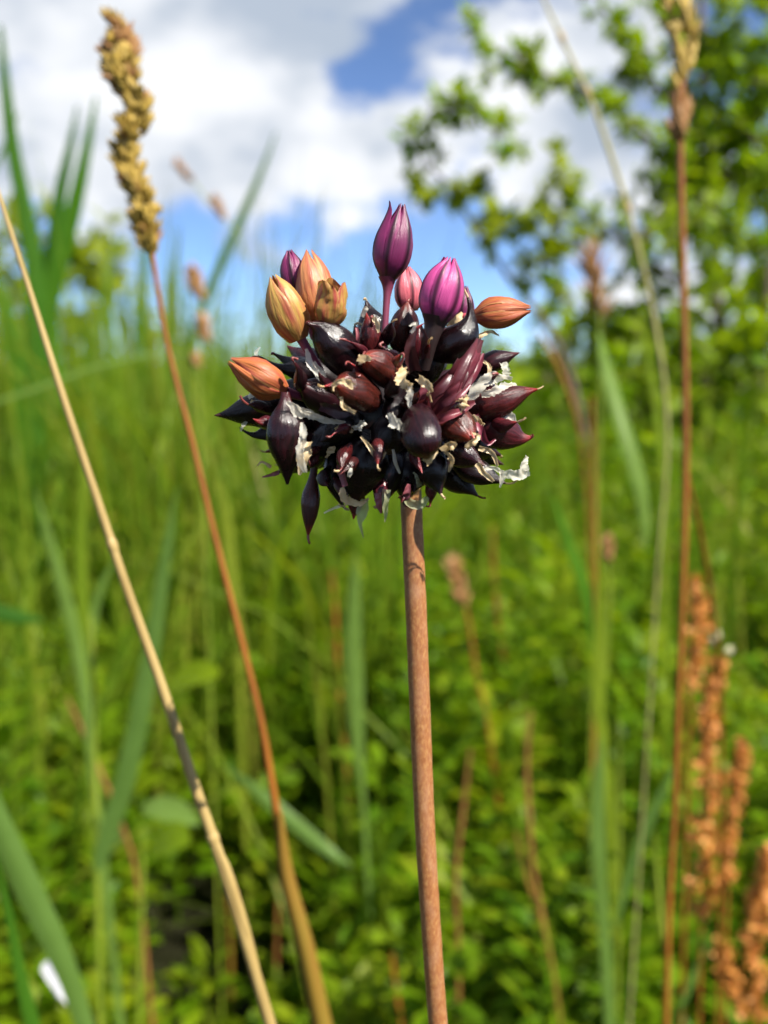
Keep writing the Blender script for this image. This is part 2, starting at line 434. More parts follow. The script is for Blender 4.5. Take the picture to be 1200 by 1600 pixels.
# bulbil skin: the object colour is the skin tone, paler dry point
m, t = mat('bulbil_skin')
tt = attr(t, 't')
nz = noise(t, 420, 6, .6)
cx = nd(t, 'ShaderNodeCombineXYZ'); t.links.new(attr(t, 'ca'), cx.inputs[0]); t.links.new(attr(t, 'sa'), cx.inputs[1])
ad = nd(t, 'ShaderNodeMath', operation='MULTIPLY_ADD'); t.links.new(tt, ad.inputs[0]); ad.inputs[1].default_value = .9
t.links.new(nd(t, 'ShaderNodeObjectInfo').outputs['Random'], ad.inputs[2]); t.links.new(ad.outputs[0], cx.inputs[2])
vein = noise(t, 5.5, 5, .65, vec=cx.outputs[0])
fine_ = noise(t, 1300, 3, .6)
wr_ = nd(t, 'ShaderNodeMath', operation='MULTIPLY_ADD'); t.links.new(fine_, wr_.inputs[0]); wr_.inputs[1].default_value = .35; t.links.new(vein, wr_.inputs[2])
wr = wr_.outputs[0]
oc = objcol(t)
c = mixc(t, ramp(t, vein, [(.40, (0, 0, 0)), (.72, (1, 1, 1))]), oc, mixc(t, 1.0, oc, (3.4, 2.2, 2.2), 'MULTIPLY'))
c = mixc(t, ramp(t, tt, [(.80, (0, 0, 0)), (.95, (1, 1, 1))]), c, mixc(t, 1.0, c, (4.0, 2.6, 1.9), 'MULTIPLY'))
rr = nd(t, 'ShaderNodeMapRange'); t.links.new(nz, rr.inputs[0]); rr.inputs[1].default_value = .35; rr.inputs[2].default_value = .7; rr.inputs[3].default_value = .12; rr.inputs[4].default_value = .36
c = mixc(t, ramp(t, noise(t, 260, 6, .7), [(.56, (0, 0, 0)), (.80, (.10, .10, .10))]), c, (.07, .035, .032))
ra = nd(t, 'ShaderNodeMath', operation='MULTIPLY_ADD'); t.links.new(nd(t, 'ShaderNodeObjectInfo').outputs['Random'], ra.inputs[0]); ra.inputs[1].default_value = .10; t.links.new(rr.outputs[0], ra.inputs[2])
wm = nd(t, 'ShaderNodeMath', operation='MULTIPLY'); t.links.new(wr, wm.inputs[0])
wt = nd(t, 'ShaderNodeMapRange'); t.links.new(tt, wt.inputs[0]); wt.inputs[1].default_value = .35; wt.inputs[2].default_value = .85; wt.inputs[3].default_value = .6; wt.inputs[4].default_value = 2.0
t.links.new(wt.outputs[0], wm.inputs[1]); wr = wm.outputs[0]
M_BULB = finish(t, m, c, ra.outputs[0], bump=wr, bstr=.34, bdist=.00026, spec=.40, coat=.0)
# papery scales
def paper(name, c1, c2, trans, clear):
    m, t = mat(name); nz = noise(t, 700, 5, .6)
    c = ramp(t, nz, [(.3, c1), (.7, c2)])
    return finish(t, m, c, .5, trans, bump=noise(t, 1500, 4), bstr=.4, bdist=.0002, clear=clear)
M_PAPER = paper('papery_scale', (.50, .33, .14), (.70, .58, .37), .35, 0)
M_FILM = paper('white_film', (.76, .71, .57), (.88, .85, .75), .5, .2)
M_GREENFILM = paper('greenish_film', (.36, .38, .20), (.50, .50, .32), .45, .2)
m, t = mat('maroon_bract')
nz = noise(t, 500, 5); oc = objcol(t)
M_BRACT = finish(t, m, mixc(t, nz, oc, mixc(t, 1.0, oc, (1.9, 1.5, 1.5), 'MULTIPLY')), .38, .2, bump=noise(t, 900, 4), bstr=.3, bdist=.0002)
# fresh tepal: purple with a dark keel, paler towards the edges
m, t = mat('purple_tepal')
u = attr(t, 'u'); au = nd(t, 'ShaderNodeMath', operation='ABSOLUTE'); t.links.new(u, au.inputs[0])
oc = objcol(t)
cx = nd(t, 'ShaderNodeCombineXYZ'); t.links.new(u, cx.inputs[0])
tm = nd(t, 'ShaderNodeMath', operation='MULTIPLY'); t.links.new(attr(t, 't'), tm.inputs[0]); tm.inputs[1].default_value = .25
t.links.new(tm.outputs[0], cx.inputs[1]); t.links.new(nd(t, 'ShaderNodeObjectInfo').outputs['Random'], cx.inputs[2])
fine = noise(t, 7, 5, .65, vec=cx.outputs[0])
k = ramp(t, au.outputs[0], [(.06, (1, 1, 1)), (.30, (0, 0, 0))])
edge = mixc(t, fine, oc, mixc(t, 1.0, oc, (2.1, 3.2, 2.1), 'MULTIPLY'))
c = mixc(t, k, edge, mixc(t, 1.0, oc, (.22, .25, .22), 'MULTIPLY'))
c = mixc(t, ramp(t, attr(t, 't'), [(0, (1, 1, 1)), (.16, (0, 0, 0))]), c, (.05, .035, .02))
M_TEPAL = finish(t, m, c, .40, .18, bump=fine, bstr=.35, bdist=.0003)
# dried tepal: ochre and orange with red streaks
m, t = mat('dried_tepal')
oc = objcol(t); u = attr(t, 'u')
au = nd(t, 'ShaderNodeMath', operation='ABSOLUTE'); t.links.new(u, au.inputs[0])
cx = nd(t, 'ShaderNodeCombineXYZ'); t.links.new(attr(t, 'u'), cx.inputs[0])
tm = nd(t, 'ShaderNodeMath', operation='MULTIPLY'); t.links.new(attr(t, 't'), tm.inputs[0]); tm.inputs[1].default_value = .35
t.links.new(tm.outputs[0], cx.inputs[1]); t.links.new(nd(t, 'ShaderNodeObjectInfo').outputs['Random'], cx.inputs[2])
st = noise(t, 2.4, 4, .6, vec=cx.outputs[0])
c = mixc(t, ramp(t, st, [(.38, (0, 0, 0)), (.60, (1, 1, 1))]), oc, (.30, .050, .035))
c = mixc(t, noise(t, 800, 5), c, mixc(t, 1.0, c, (1.35, 1.4, 1.3), 'MULTIPLY'))
c = mixc(t, ramp(t, au.outputs[0], [(.80, (0, 0, 0)), (1, (.8, .8, .8))]), c, (.46, .26, .085))
M_DRY = finish(t, m, c, .48, .25, bump=st, bstr=.6, bdist=.0005)
m, t = mat('pedicel'); oc = objcol(t)
M_PED = finish(t, m, mixc(t, noise(t, 600, 3), oc, mixc(t, 1.0, oc, (1.6, 1.4, 1.4), 'MULTIPLY')), .4, bump=noise(t, 900, 3), bstr=.2, bdist=.0002)
# main stem: reddish orange with pale and greenish slanting flecks, greener under the head
m, t = mat('onion_stem')
ob = nd(t, 'ShaderNodeTexCoord').outputs['Object']
f1 = noise(t, 3200, 4, .7, vec=ob, stretch=(1, 1, .5)); f2 = noise(t, 700, 5, .65, vec=ob, stretch=(1, 1, .45)); f3 = noise(t, 90, 3, .5, vec=ob, stretch=(1, 1, .5))
c = ramp(t, f1, [(.30, (.21, .070, .022)), (.5, (.275, .110, .038)), (.74, (.40, .215, .075))])
c = mixc(t, ramp(t, f2, [(.46, (0, 0, 0)), (.70, (.45, .45, .45))]), c, (.37, .205, .115))
c = mixc(t, ramp(t, f3, [(.52, (0, 0, 0)), (.68, (.75, .75, .75))]), c, (.22, .195, .03))
c = mixc(t, ramp(t, attr(t, 't'), [(.90, (0, 0, 0)), (1, (1, 1, 1))]), c, (.17, .17, .035))
M_STEM = finish(t, m, c, .5, bump=f1, bstr=.15, bdist=.0001)

def H(px, py, d): return A(at(px, py, HEAD_Y + d / 1000.0))
PX = mpp(640, HEAD_Y)                           # one pixel at the head, in metres
onion = thing('wild_onion', at(715, 2000, HEAD_Y + .004), 'wild onion head of dark purple bulbils on a reddish stem, in sharp focus', 'onion')
onion.location.z = 0
mb = MB()
stem_px = [(641, 740), (643, 800), (650, 950), (657, 1130), (665, 1310), (677, 1500), (686, 1620)]
P = [A(at(x, y, HEAD_Y)) for x, y in stem_px]
d = P[-1] - P[-2]
z = P[-1].copy(); step = P[-2] - P[-1]
P = [q for q in spline(P, 90)]
end = z + A([.006, .004, 0]); end[2] = 0
P += [z + (end - z) * f for f in np.linspace(0, 1, 31)[1:]]
P = A(P)[::-1]
R = np.full(120, 16.8 * PX) * (1 + .25 * np.clip((np.arange(120) - 112) / 8, 0, 1) ** 2)
tube(mb, P, R, 24, rmod=lambda s, p: 1 + .02 * np.sin(2 * p + 6 * s) + .012 * np.sin(s * 160))
mb.build('stem', M_STEM, onion)
onion.location = end
for ch in onion.children: ch.matrix_parent_inverse = Matrix.Translation(-Vector(end))
mb = MB()                                       # the swollen stem top that carries everything
th = np.linspace(.02, math.pi - .02, 14)[:, None]; ph = np.linspace(0, 2 * math.pi, 20, endpoint=False)[None]
ctr = H(595, 650, 1.5)
mb.grid(np.stack([ctr[0] + .0082 * np.sin(th) * np.cos(ph), ctr[1] + .0075 * np.sin(th) * np.sin(ph), ctr[2] - .0072 * np.cos(th) + 0 * ph], -1), closed=True, t=0 * th + 0 * ph)
o = mb.build('receptacle', M_BULB, onion); o.color = (.004, .002, .002, 1)

PROF = {
 'drop':  [(0, .22), (.07, .50), (.2, .86), (.36, 1), (.52, .95), (.68, .68), (.80, .38), (.9, .16), (1, .05)],
 'ball':  [(0, .30), (.06, .60), (.2, .92), (.42, 1), (.62, .93), (.76, .70), (.87, .36), (.94, .15), (1, .05)],
 'horn':  [(0, .25), (.08, .55), (.22, .90), (.36, 1), (.50, .90), (.62, .62), (.74, .32), (.86, .14), (1, .05)],
 'spin':  [(0, .05), (.10, .22), (.22, .50), (.36, .82), (.52, 1), (.66, .93), (.78, .64), (.87, .34), (.94, .25), (1, .20)],
 'globe': [(0, .35), (.05, .62), (.15, .86), (.35, 1), (.55, 1), (.75, .86), (.87, .58), (.94, .28), (1, .06)],
 'slim':  [(0, .40), (.08, .36), (.2, .55), (.38, .92), (.52, 1), (.68, .80), (.84, .42), (.95, .15), (1, .03)],
}
BLACK, PURP, BROWN, RED, MAR = (.0028, .0010, .0014), (.0075, .0020, .0032), (.022, .0052, .0035), (.022, .0042, .0045), (.034, .006, .0085)
def bulbil(b, tp, wpx, prof='drop', tone=BLACK, bend=(0, 0, 0), seed=0, hook=None, parent=None):
    b, tp = A(b), A(tp); n = 24; s = np.linspace(0, 1, n)
    P = b + (tp - b) * s[:, None] + A(bend) * PX * np.sin(s * math.pi)[:, None]
    if hook is not None: P = P + A(hook) * PX * (np.clip((s - .72) / .28, 0, 1) ** 2)[:, None]
    pr = A(PROF[prof]); r = np.interp(s, pr[:, 0], pr[:, 1]); r = np.convolve(np.pad(r, 1, 'edge'), [.2, .6, .2], 'valid')
    r[-1] = .02 if prof != 'spin' else r[-1]
    rg = np.random.default_rng(seed + 50); p1, p2, p3 = rg.random(3) * 6.28
    mb = MB()
    def rm(ss, p):
        f = np.sin(ss * math.pi)
        return (1 + .05 * np.sin(3 * p + p1 + 2 * ss) * f + .05 * np.sin(2 * p + p2) - .05 * np.abs(np.sin(2.5 * p + p3 + ss)) ** 6 * f + .05 * np.sin(8 * p + p3 + 3 * ss) * ss ** 2 + .025 * np.sin(13 * p + p1 - 2 * ss) * ss ** 2
                + .018 * np.sin(ss * 17 + 2 * p + p2))
    tube(mb, P, r * (wpx if wpx < 48 else 48 + (wpx - 48) * .7) * PX / 2, 20, rmod=rm, ca=np.broadcast_to(np.cos(np.arange(20) * math.pi / 10), (n, 20)), sa=np.broadcast_to(np.sin(np.arange(20) * math.pi / 10), (n, 20)))
    o = mb.build('bulbil', M_BULB, onion); v = .7 + .9 * rg.random(); o.color = (*[x * v for x in tone], 1)
    if prof != 'spin' and seed % 5 < 3:              # the dried, curled style left at the point
        e = P[-1]; T = norm(P[-1] - P[-3]); sd = norm(rg.normal(size=3) + A([0, -.4, 0])); L_ = (7 + 9 * rg.random()) * PX
        f = np.linspace(0, 1, 9)[:, None]; th_ = (1.2 + 1.6 * rg.random()) * f
        C = P[-2] + T * L_ * np.sin(th_) / 1.6 + sd * L_ * (1 - np.cos(th_)) / 1.6
        mt_ = MB(); tube(mt_, C, np.interp(f[:, 0], [0, .3, .8, 1], [1.5, 1.9, 1.3, 1.8]) * PX * (.8 + .5 * rg.random()), 6)
        d_ = mt_.build('dry_tip', M_PAPER if seed % 2 else M_BRACT, o); d_.color = (.16, .045, .04, 1)
    return o
BL = [  # base (px, py, mm), point (px, py, mm), width px, profile, tone, bend, hook
 ((566, 596, -7), (484, 497, -10), 64, 'drop', BLACK, (-6, 0, 10), (-6, 0, -8)),
 ((590, 548, 3), (572, 468, 3), 58, 'drop', BLACK, (0, 0, 0), None),
 ((626, 552, -2), (637, 470, -3), 46, 'ball', BROWN, (0, 0, 0), None),
 ((585, 562, -6), (572, 488, -8), 36, 'drop', RED, (0, 0, 0), None),
 ((655, 560, -9), (650, 505, -11), 22, 'drop', MAR, (-4, 0, 0), (12, 0, 0)),
 ((672, 556, -7), (738, 464, -7), 58, 'horn', BLACK, (18, 0, -12), (-8, 0, 4)),
 ((622, 600, -10), (568, 557, -14.5), 46, 'globe', BROWN, (0, 0, 4), None),
 ((588, 630, -11), (523, 601, -16), 50, 'globe', BROWN, (0, 0, 4), None),
 ((628, 612, -8), (611, 658, -13), 40, 'globe', BLACK, (0, 0, 0), None),
 ((650, 644, -12), (668, 718, -17), 61, 'globe', PURP, (0, -20, 0), None),
 ((682, 650, -8), (742, 690, -13), 56, 'ball', BROWN, (0, 0, 6), None),
 ((548, 642, -4), (462, 598, -9), 54, 'ball', PURP, (0, 0, 0), None),
 ((540, 600, 0), (412, 574, -3), 48, 'horn', BLACK, (0, 0, 6), (-8, 0, 18)),
 ((450, 626, -1), (335, 651, -3), 52, 'drop', BLACK, (0, 0, -2), (0, 0, 2)),
 ((470, 660, 0), (378, 684, -2), 38, 'horn', BLACK, (0, 0, -3), (-4, 0, 16)),
 ((449, 757, -12), (446, 613, -11), 62, 'spin', PURP, (0, 0, 0), None),
 ((491, 730, -3), (481, 840, -4), 29, 'slim', BROWN, (0, 0, 0), None),
 ((532, 690, -3), (538, 797, -5), 34, 'drop', BLACK, (-14, 0, 0), (2, 0, 0)),
 ((575, 672, -6), (553, 795, -8), 88, 'drop', BLACK, (0, 0, 0), None),
 ((610, 690, -3), (596, 795, -6), 66, 'drop', BLACK, (0, 0, 0), None),
 ((640, 690, -2), (632, 792, -5), 62, 'drop', BLACK, (0, 0, 0), None),
 ((728, 642, -4), (842, 602, -5), 50, 'drop', RED, (0, 0, -5), (0, 0, -6)),
 ((745, 660, -3), (832, 692, -4), 62, 'drop', MAR, (0, 0, 0), (2, 0, 10)),
 ((740, 580, -1), (812, 551, -2), 36, 'drop', PURP, (0, 0, 2), None),
 ((696, 694, -8), (758, 728, -11), 42, 'drop', PURP, (0, 0, 0), None),
 ((706, 722, -4), (792, 756, -6), 42, 'drop', BLACK, (0, 0, 0), None),
 ((682, 722, -1), (748, 776, -4), 46, 'drop', BLACK, (0, 0, 0), None),
 ((664, 704, -7), (690, 774, -10), 52, 'drop', BLACK, (0, 0, 0), None),
 ((628, 660, -7), (588, 700, -11), 62, 'ball', BLACK, (0, 0, 0), None),
 ((560, 650, -6), (500, 690, -9), 60, 'drop', BLACK, (0, 0, 0), None),
 ((540, 660, -3), (480, 722, -6), 50, 'drop', BLACK, (0, 0, 0), None),
 ((770, 640, 2), (700, 520, -1), 60, 'drop', PURP, (0, 0, 0), None),
 ((640, 600, -5), (690, 530, -6), 60, 'ball', BLACK, (0, 0, 0), None),
 ((690, 690, -6), (645, 770, -8), 48, 'drop', BLACK, (0, 0, 0), None),
 ((560, 760, -6), (552, 812, -6), 26, 'drop', MAR, (0, 0, 0), None),
 ((600, 745, -6), (588, 792, -7), 24, 'drop', MAR, (0, 0, 0), None),
 ((676, 745, -8), (672, 790, -8), 20, 'drop', MAR, (0, 0, 0), None),
]
for i, (b, p, wp, pr, tone, bend, hook) in enumerate(BL):
    bulbil(H(*b), H(*p), wp, pr, tone, (bend[0], bend[1], bend[2]), i, hook)
rg = np.random.default_rng(5)
k = 0
while k < 46:                                   # the far side and the gaps between
    v = rg.normal(size=3); v /= np.linalg.norm(v)
    if v[1] < -.35: continue
    if v[2] < -.75: continue
    r1 = .45 + .1 * rg.random(); r2 = .94 + .16 * rg.random()
    E = A([.0158, .0135, .0108])
    bulbil(ctr + v * E * r1, ctr + v * E * r2 + A([0, .002, 0]), 44 + 18 * rg.random(), rg.choice(['drop', 'ball', 'horn']),
           [BLACK, PURP, BLACK, RED][rg.integers(4)], (0, 0, 0), 100 + k)
    k += 1

# papery scales, torn films and folded bracts
def strip(name, pts, wd, m_, curl=1.3, jag=.45, twist=0., seed=0, col=None, n=30, cols=9):
    """a thin torn sheet; pts: (px, py, mm) along its middle, wd: widths in px"""
    P = spline(A([H(*p) for p in pts]), n); wv = np.clip(spline(A(wd)[:, None], n)[:, 0], 1.2, None) * PX * (.80 if m_ is not M_BRACT else 1)
    rg = np.random.default_rng(seed); s = np.linspace(0, 1, n); u = np.linspace(-1, 1, cols)
    T = norm(np.gradient(P, axis=0)); side = norm(np.cross(T, VIEW)); nr = norm(np.cross(side, T))
    if nr[n // 2][1] > 0: nr = -nr                # the hollow side faces the viewer
    a0 = rg.random() * 6.28
    tw = (twist * s + .35 * jag * np.sin(s * 7 + a0))[:, None]
    sd, nn = side * np.cos(tw) + nr * np.sin(tw), nr * np.cos(tw) - side * np.sin(tw)
    # ragged edges: each side has its own tears
    def edge():
        e = rg.random(n); e2 = np.interp(s, np.linspace(0, 1, 7), rg.random(7))
        return 1 + jag * (1.1 * (e2 - .5) + .7 * (e - .5))
    el, er = edge(), edge()
    wl = np.where(u[None] < 0, el[:, None], er[:, None]) * wv[:, None] / 2
    c_ = curl * .75
    x_ = np.sin(u[None] * c_) / c_ * wl; z_ = (1 - np.cos(u[None] * c_)) / c_ * wl
    f1, f2 = 5 + 6 * rg.random(), 2 + 2 * rg.random()
    z_ = z_ + (.02 * wv[:, None] * np.sin(u[None] * 6 + a0 + s[:, None] * 2) if m_ is M_BRACT else 0) + jag * wv[:, None] * (.16 * np.sin(s[:, None] * f1 * 2 + u[None] * f2 + a0) + .10 * np.sin(s[:, None] * 13 - u[None] * 4 + a0) * np.abs(u[None]))
    G = P[:, None] + sd[:, None] * x_[..., None] + nn[:, None] * z_[..., None]
    mb = MB(); mb.grid(G, t=np.repeat(s[:, None], cols, 1), u=np.repeat(u[None], n, 0))
    o = mb.build(name, m_, onion)
    if col: o.color = (*col, 1)
    return o
PK = 'papery_scale'
for i, (pts, wd, m_, cu, jg, tw) in enumerate([
 ([(560, 566, -14), (570, 558, -16.2), (580, 562, -15.5)], [8, 16, 6], M_PAPER, 1.2, .5, .5),
 ([(552, 604, -16.5), (534, 596, -18), (518, 604, -17.5)], [18, 13, 5], M_PAPER, 1.4, .5, .4),
 ([(533, 620, -16.5), (537, 634, -16.8), (556, 644, -16)], [6, 9, 7], M_PAPER, 1.2, .5, .3),
 ([(631, 574, -12.5), (629, 588, -13.8), (636, 603, -14), (644, 608, -13)], [10, 24, 22, 5], M_PAPER, 1.5, .7, .4),
 ([(640, 600, -14), (640, 620, -14), (641, 638, -14)], [10, 12, 5], M_FILM, 1.2, .7, .3),
 ([(605, 648, -14), (618, 658, -15), (628, 670, -15.2), (631, 690, -15)], [10, 20, 12, 4], M_FILM, 1.2, .7, .4),
 ([(654, 590, -13.5), (666, 598, -14.6), (676, 612, -14.4)], [14, 22, 8], M_PAPER, 1.6, .45, .6),
 ([(722, 640, -9), (745, 608, -9.5), (770, 588, -9), (800, 592, -8)], [12, 18, 22, 10], M_FILM, 1.2, .8, .5),
 ([(752, 618, -9), (778, 608, -9.2), (806, 600, -8)], [9, 17, 10], M_FILM, 1.5, .8, -.6),
 ([(786, 592, -8), (790, 576, -8), (782, 568, -7.5)], [18, 18, 12], M_FILM, 1.3, .7, .8),
 ([(766, 588, -8), (764, 572, -8), (754, 564, -7.5)], [10, 9, 5], M_PAPER, 1.2, .5, .4),
 ([(714, 640, -12), (722, 628, -12.6), (730, 618, -12)], [12, 20, 8], M_PAPER, 1.3, .8, .5),
 ([(722, 646, -11), (744, 654, -11.4), (757, 664, -11)], [8, 14, 6], M_PAPER, 1.2, .8, .5),
 ([(728, 700, -13), (738, 690, -14), (746, 682, -13.5), (738, 676, -13)], [10, 15, 10, 5], M_PAPER, 1.6, .5, .8),
 ([(688, 702, -13.5), (700, 696, -15), (711, 694, -15), (708, 704, -14.8)], [8, 20, 14, 5], M_PAPER, 1.7, .4, .7),
 ([(664, 722, -16), (676, 710, -16.5), (684, 692, -15)], [18, 14, 6], M_PAPER, 1.5, .4, .5),
 ([(694, 706, -11), (706, 716, -12), (702, 738, -11)], [6, 11, 5], M_PAPER, 1.3, .7, .7),
 ([(748, 700, -9), (768, 706, -9), (778, 728, -8.5)], [10, 11, 6], M_PAPER, 1.3, .3, .4),
 ([(745, 724, -11), (758, 740, -11), (772, 752, -10.5)], [12, 12, 7], M_PAPER, 1.5, .3, .5),
 ([(752, 735, -9), (770, 730, -8.5), (786, 738, -8)], [5, 9, 10], M_FILM, 1.3, .5, .5),
 ([(782, 756, -8), (788, 740, -8.2), (806, 742, -8), (824, 738, -7.5)], [5, 18, 24, 14], M_FILM, 1.1, .5, .5),
 ([(818, 744, -7.6), (818, 726, -7.6), (822, 712, -7.2)], [22, 22, 12], M_FILM, 1.3, .4, .9),
 ([(783, 736, -8.4), (784, 750, -8.2), (781, 762, -8)], [8, 8, 3], M_FILM, 1.2, .4, .3),
 ([(778, 650, -5), (796, 648, -5), (806, 660, -5)], [14, 18, 6], M_FILM, 1.2, .3, .4),
 ([(472, 660, -14), (474, 684, -14.5), (470, 712, -14.8), (478, 738, -14)], [6, 18, 22, 6], M_FILM, 1.0, .5, .4),
 ([(480, 690, -13), (476, 716, -14), (468, 742, -13.6)], [16, 26, 5], M_PAPER, 1.0, .4, .2),
 ([(448, 628, -13), (472, 644, -12), (506, 652, -11)], [8, 22, 8], M_FILM, 1.4, .6, .6),
 ([(470, 640, -11), (505, 655, -10.5), (540, 660, -9.5)], [12, 16, 6], M_FILM, 1.3, .5, .3),
 ([(524, 672, -11.5), (538, 668, -12), (552, 674, -11.5)], [10, 18, 8], M_PAPER, 1.8, .4, .4),
 ([(552, 670, -12), (562, 664, -12.6), (570, 658, -12.4)], [8, 14, 8], M_FILM, 1.4, .9, .6),
 ([(564, 682, -12.4), (578, 698, -13), (592, 716, -13), (602, 706, -13)], [5, 10, 14, 5], M_PAPER, 1.4, .4, .6),
 ([(524, 698, -9), (516, 706, -9.2), (510, 716, -9)], [6, 14, 5], M_PAPER, 1.3, .7, .6),
 ([(614, 702, -11.6), (618, 722, -12), (625, 740, -11.8)], [5, 8, 4], M_FILM, 1.2, .2, .2),
 ([(489, 566, -8.6), (500, 585, -9), (512, 604, -9)], [10, 20, 8], M_FILM, 1.0, .4, .3),
 ([(478, 545, -8), (488, 572, -9), (508, 592, -9.6)], [5, 14, 5], M_FILM, 1.0, .4, .3),
 ([(566, 495, -8.4), (570, 484, -9), (574, 480, -9)], [8, 12, 10], M_FILM, 1.8, .2, .3),
 ([(580, 494, -8.5), (588, 504, -9), (592, 520, -9)], [6, 12, 5], M_PAPER, 1.4, .6, .4),
 ([(556, 548, -8), (559, 528, -8.6), (557, 512, -8.4)], [6, 7, 6], M_BRACT, 1.6, .1, .2),
 ([(642, 520, -12), (650, 506, -12.4), (640, 510, -12.6)], [7, 8, 4], M_FILM, 1.5, .4, .6),
 ([(740, 560, -4), (748, 528, -4.5), (766, 518, -4), (780, 524, -3.5)], [10, 14, 9, 4], M_PAPER, 1.4, .5, .5),
 ([(700, 512, -5), (714, 500, -5.6), (722, 488, -5)], [14, 18, 5], M_PAPER, 1.1, .2, .2),
 ([(404, 566, -2), (400, 552, -2), (406, 542, -2)], [8, 8, 3], M_FILM, 1.2, .3, .5),
 ([(388, 622, -5), (398, 612, -5), (408, 606, -5)], [8, 12, 5], M_FILM, 1.2, .7, .5),
 ([(392, 626, -5.5), (402, 632, -5.6), (420, 640, -5)], [6, 10, 8], M_PAPER, 1.2, .7, .5),
 ([(376, 674, -3), (380, 664, -3), (388, 656, -3)], [4, 8, 4], M_FILM, 1.2, .4, .5),
 ([(424, 730, -7), (410, 722, -7), (402, 728, -7)], [8, 5, 3], M_PAPER, 1.2, .3, .5),
 ([(436, 738, -7), (424, 742, -7), (410, 746, -7)], [9, 6, 3], M_BRACT, 1.2, .3, .5),
 ([(570, 780, -8), (566, 800, -8), (563, 818, -8), (568, 840, -7.6)], [14, 24, 9, 2], M_GREENFILM, .9, .15, .3),
 ([(604, 765, -7.6), (602, 785, -8), (603, 805, -7.6), (601, 816, -7.4)], [18, 15, 7, 2], M_GREENFILM, 1.0, .15, .3),
 ([(632, 770, -7), (640, 784, -8.5), (656, 788, -9), (668, 776, -8.6)], [10, 18, 20, 10], M_GREENFILM, 1.1, .15, .4),
 ([(655, 760, -8), (652, 748, -9), (646, 738, -9)], [14, 9, 4], M_GREENFILM, 1.2, .4, .5),
 ([(590, 770, -8.5), (592, 786, -8.6), (596, 802, -8.4)], [12, 12, 4], M_BRACT, 1.2, .2, .3),
 ([(534, 790, -7), (522, 794, -7.2), (506, 802, -7)], [5, 6, 3], M_FILM, 1.2, .3, .5),
 ([(534, 762, -9.5), (540, 780, -10), (560, 786, -10.2), (576, 778, -10)], [10, 16, 14, 6], M_PAPER, 1.3, .6, .5),
 ([(536, 700, -9), (532, 730, -9.6), (540, 760, -9.8)], [6, 12, 10], M_BRACT, 1.0, .2, .2),
 ([(625, 780, -8), (634, 772, -9), (638, 756, -9)], [10, 16, 6], M_BRACT, 1.4, .3, .5),
 ([(545, 745, -12), (547, 738, -12.4), (549, 731, -12.2)], [6, 11, 5], M_FILM, 1.6, .1, .2),
]):
    o = strip(PK, pts, wd, m_, cu, jg, tw, seed=200 + i)
    o.color = (.16, .05, .06, 1)
for i, (pts, wd, cu, col, tw) in enumerate([
 ([(668, 655, -8), (690, 612, -11), (722, 575, -11.5), (752, 530, -7)], [40, 56, 44, 10], 1.1, (.075, .016, .022), .3),
 ([(690, 640, -9), (714, 602, -11.5), (738, 566, -10.8), (750, 545, -8)], [34, 38, 26, 8], 1.3, (.13, .026, .040), -.4),
 ([(664, 650, -10), (690, 630, -12), (716, 608, -12.2), (742, 582, -10)], [30, 40, 34, 8], 1.1, (.12, .028, .040), .4),
 ([(660, 650, -11), (662, 622, -13), (664, 598, -13.4)], [34, 34, 20], 1.4, (.19, .05, .07), .2),
 ([(680, 660, -11), (712, 640, -12.2), (742, 628, -10.5)], [24, 34, 10], 1.2, (.15, .03, .04), .3),
 ([(648, 580, -10), (640, 545, -11.5), (650, 512, -11.5)], [30, 26, 7], 1.3, (.05, .016, .018), .3),
 ([(664, 560, -9), (662, 530, -10.5), (656, 508, -10)], [24, 24, 8], 1.3, (.07, .03, .032), -.3),
 ([(500, 636, -9), (530, 642, -11), (560, 640, -11)], [16, 30, 12], 1.2, (.045, .020, .026), .2),
 ([(744, 648, -9), (752, 672, -10.5), (762, 692, -10), (774, 686, -9.5)], [14, 18, 11, 7], 1.5, (.22, .04, .07), .5),
 ([(684, 648, -9.5), (706, 606, -12), (732, 556, -11), (746, 528, -8)], [20, 26, 22, 6], 1.3, (.10, .022, .030), .5),
 ([(700, 640, -9), (726, 606, -11), (746, 574, -9.6), (756, 552, -8)], [16, 24, 20, 6], 1.4, (.16, .035, .055), -.5),
 ([(650, 655, -11), (676, 622, -12.6), (700, 592, -12.4), (716, 560, -10)], [16, 26, 22, 6], 1.3, (.07, .016, .022), .4),
 ([(668, 662, -11.5), (700, 650, -13), (728, 640, -12)], [14, 22, 8], 1.3, (.20, .045, .06), -.4),
 ([(706, 650, -11), (716, 622, -12.6), (734, 600, -11.6)], [12, 20, 8], 1.4, (.22, .07, .09), .5),
]):
    strip('bract', pts, [x * .72 for x in wd], M_BRACT, cu, .2, tw, 300 + i, [x * .62 for x in col], 22, 11)
# shrivelled little bulbils filling the front
rg = np.random.default_rng(77)
for k in range(34):
    a = rg.random() * 6.28; q_ = math.sqrt(rg.random()) * .93
    px, py = 592 + 195 * q_ * math.cos(a), 645 + 128 * q_ * math.sin(a)
    dd = -1 - 12.5 * math.sqrt(1 - q_ * q_); l = 26 + 22 * rg.random(); v = rg.normal(size=2) * .6 + A([math.cos(a), math.sin(a)])
    v = v / np.linalg.norm(v) * l
    bulbil(H(px, py, dd + 2), H(px + v[0], py + v[1], dd - 1.2), 13 + 10 * rg.random(), rg.choice(['drop', 'horn', 'slim']), [MAR, RED, BROWN, PURP][rg.integers(4)],
           (rg.normal() * 3, 0, rg.normal() * 3), 400 + k, (rg.normal() * 4, 0, rg.normal() * 4))
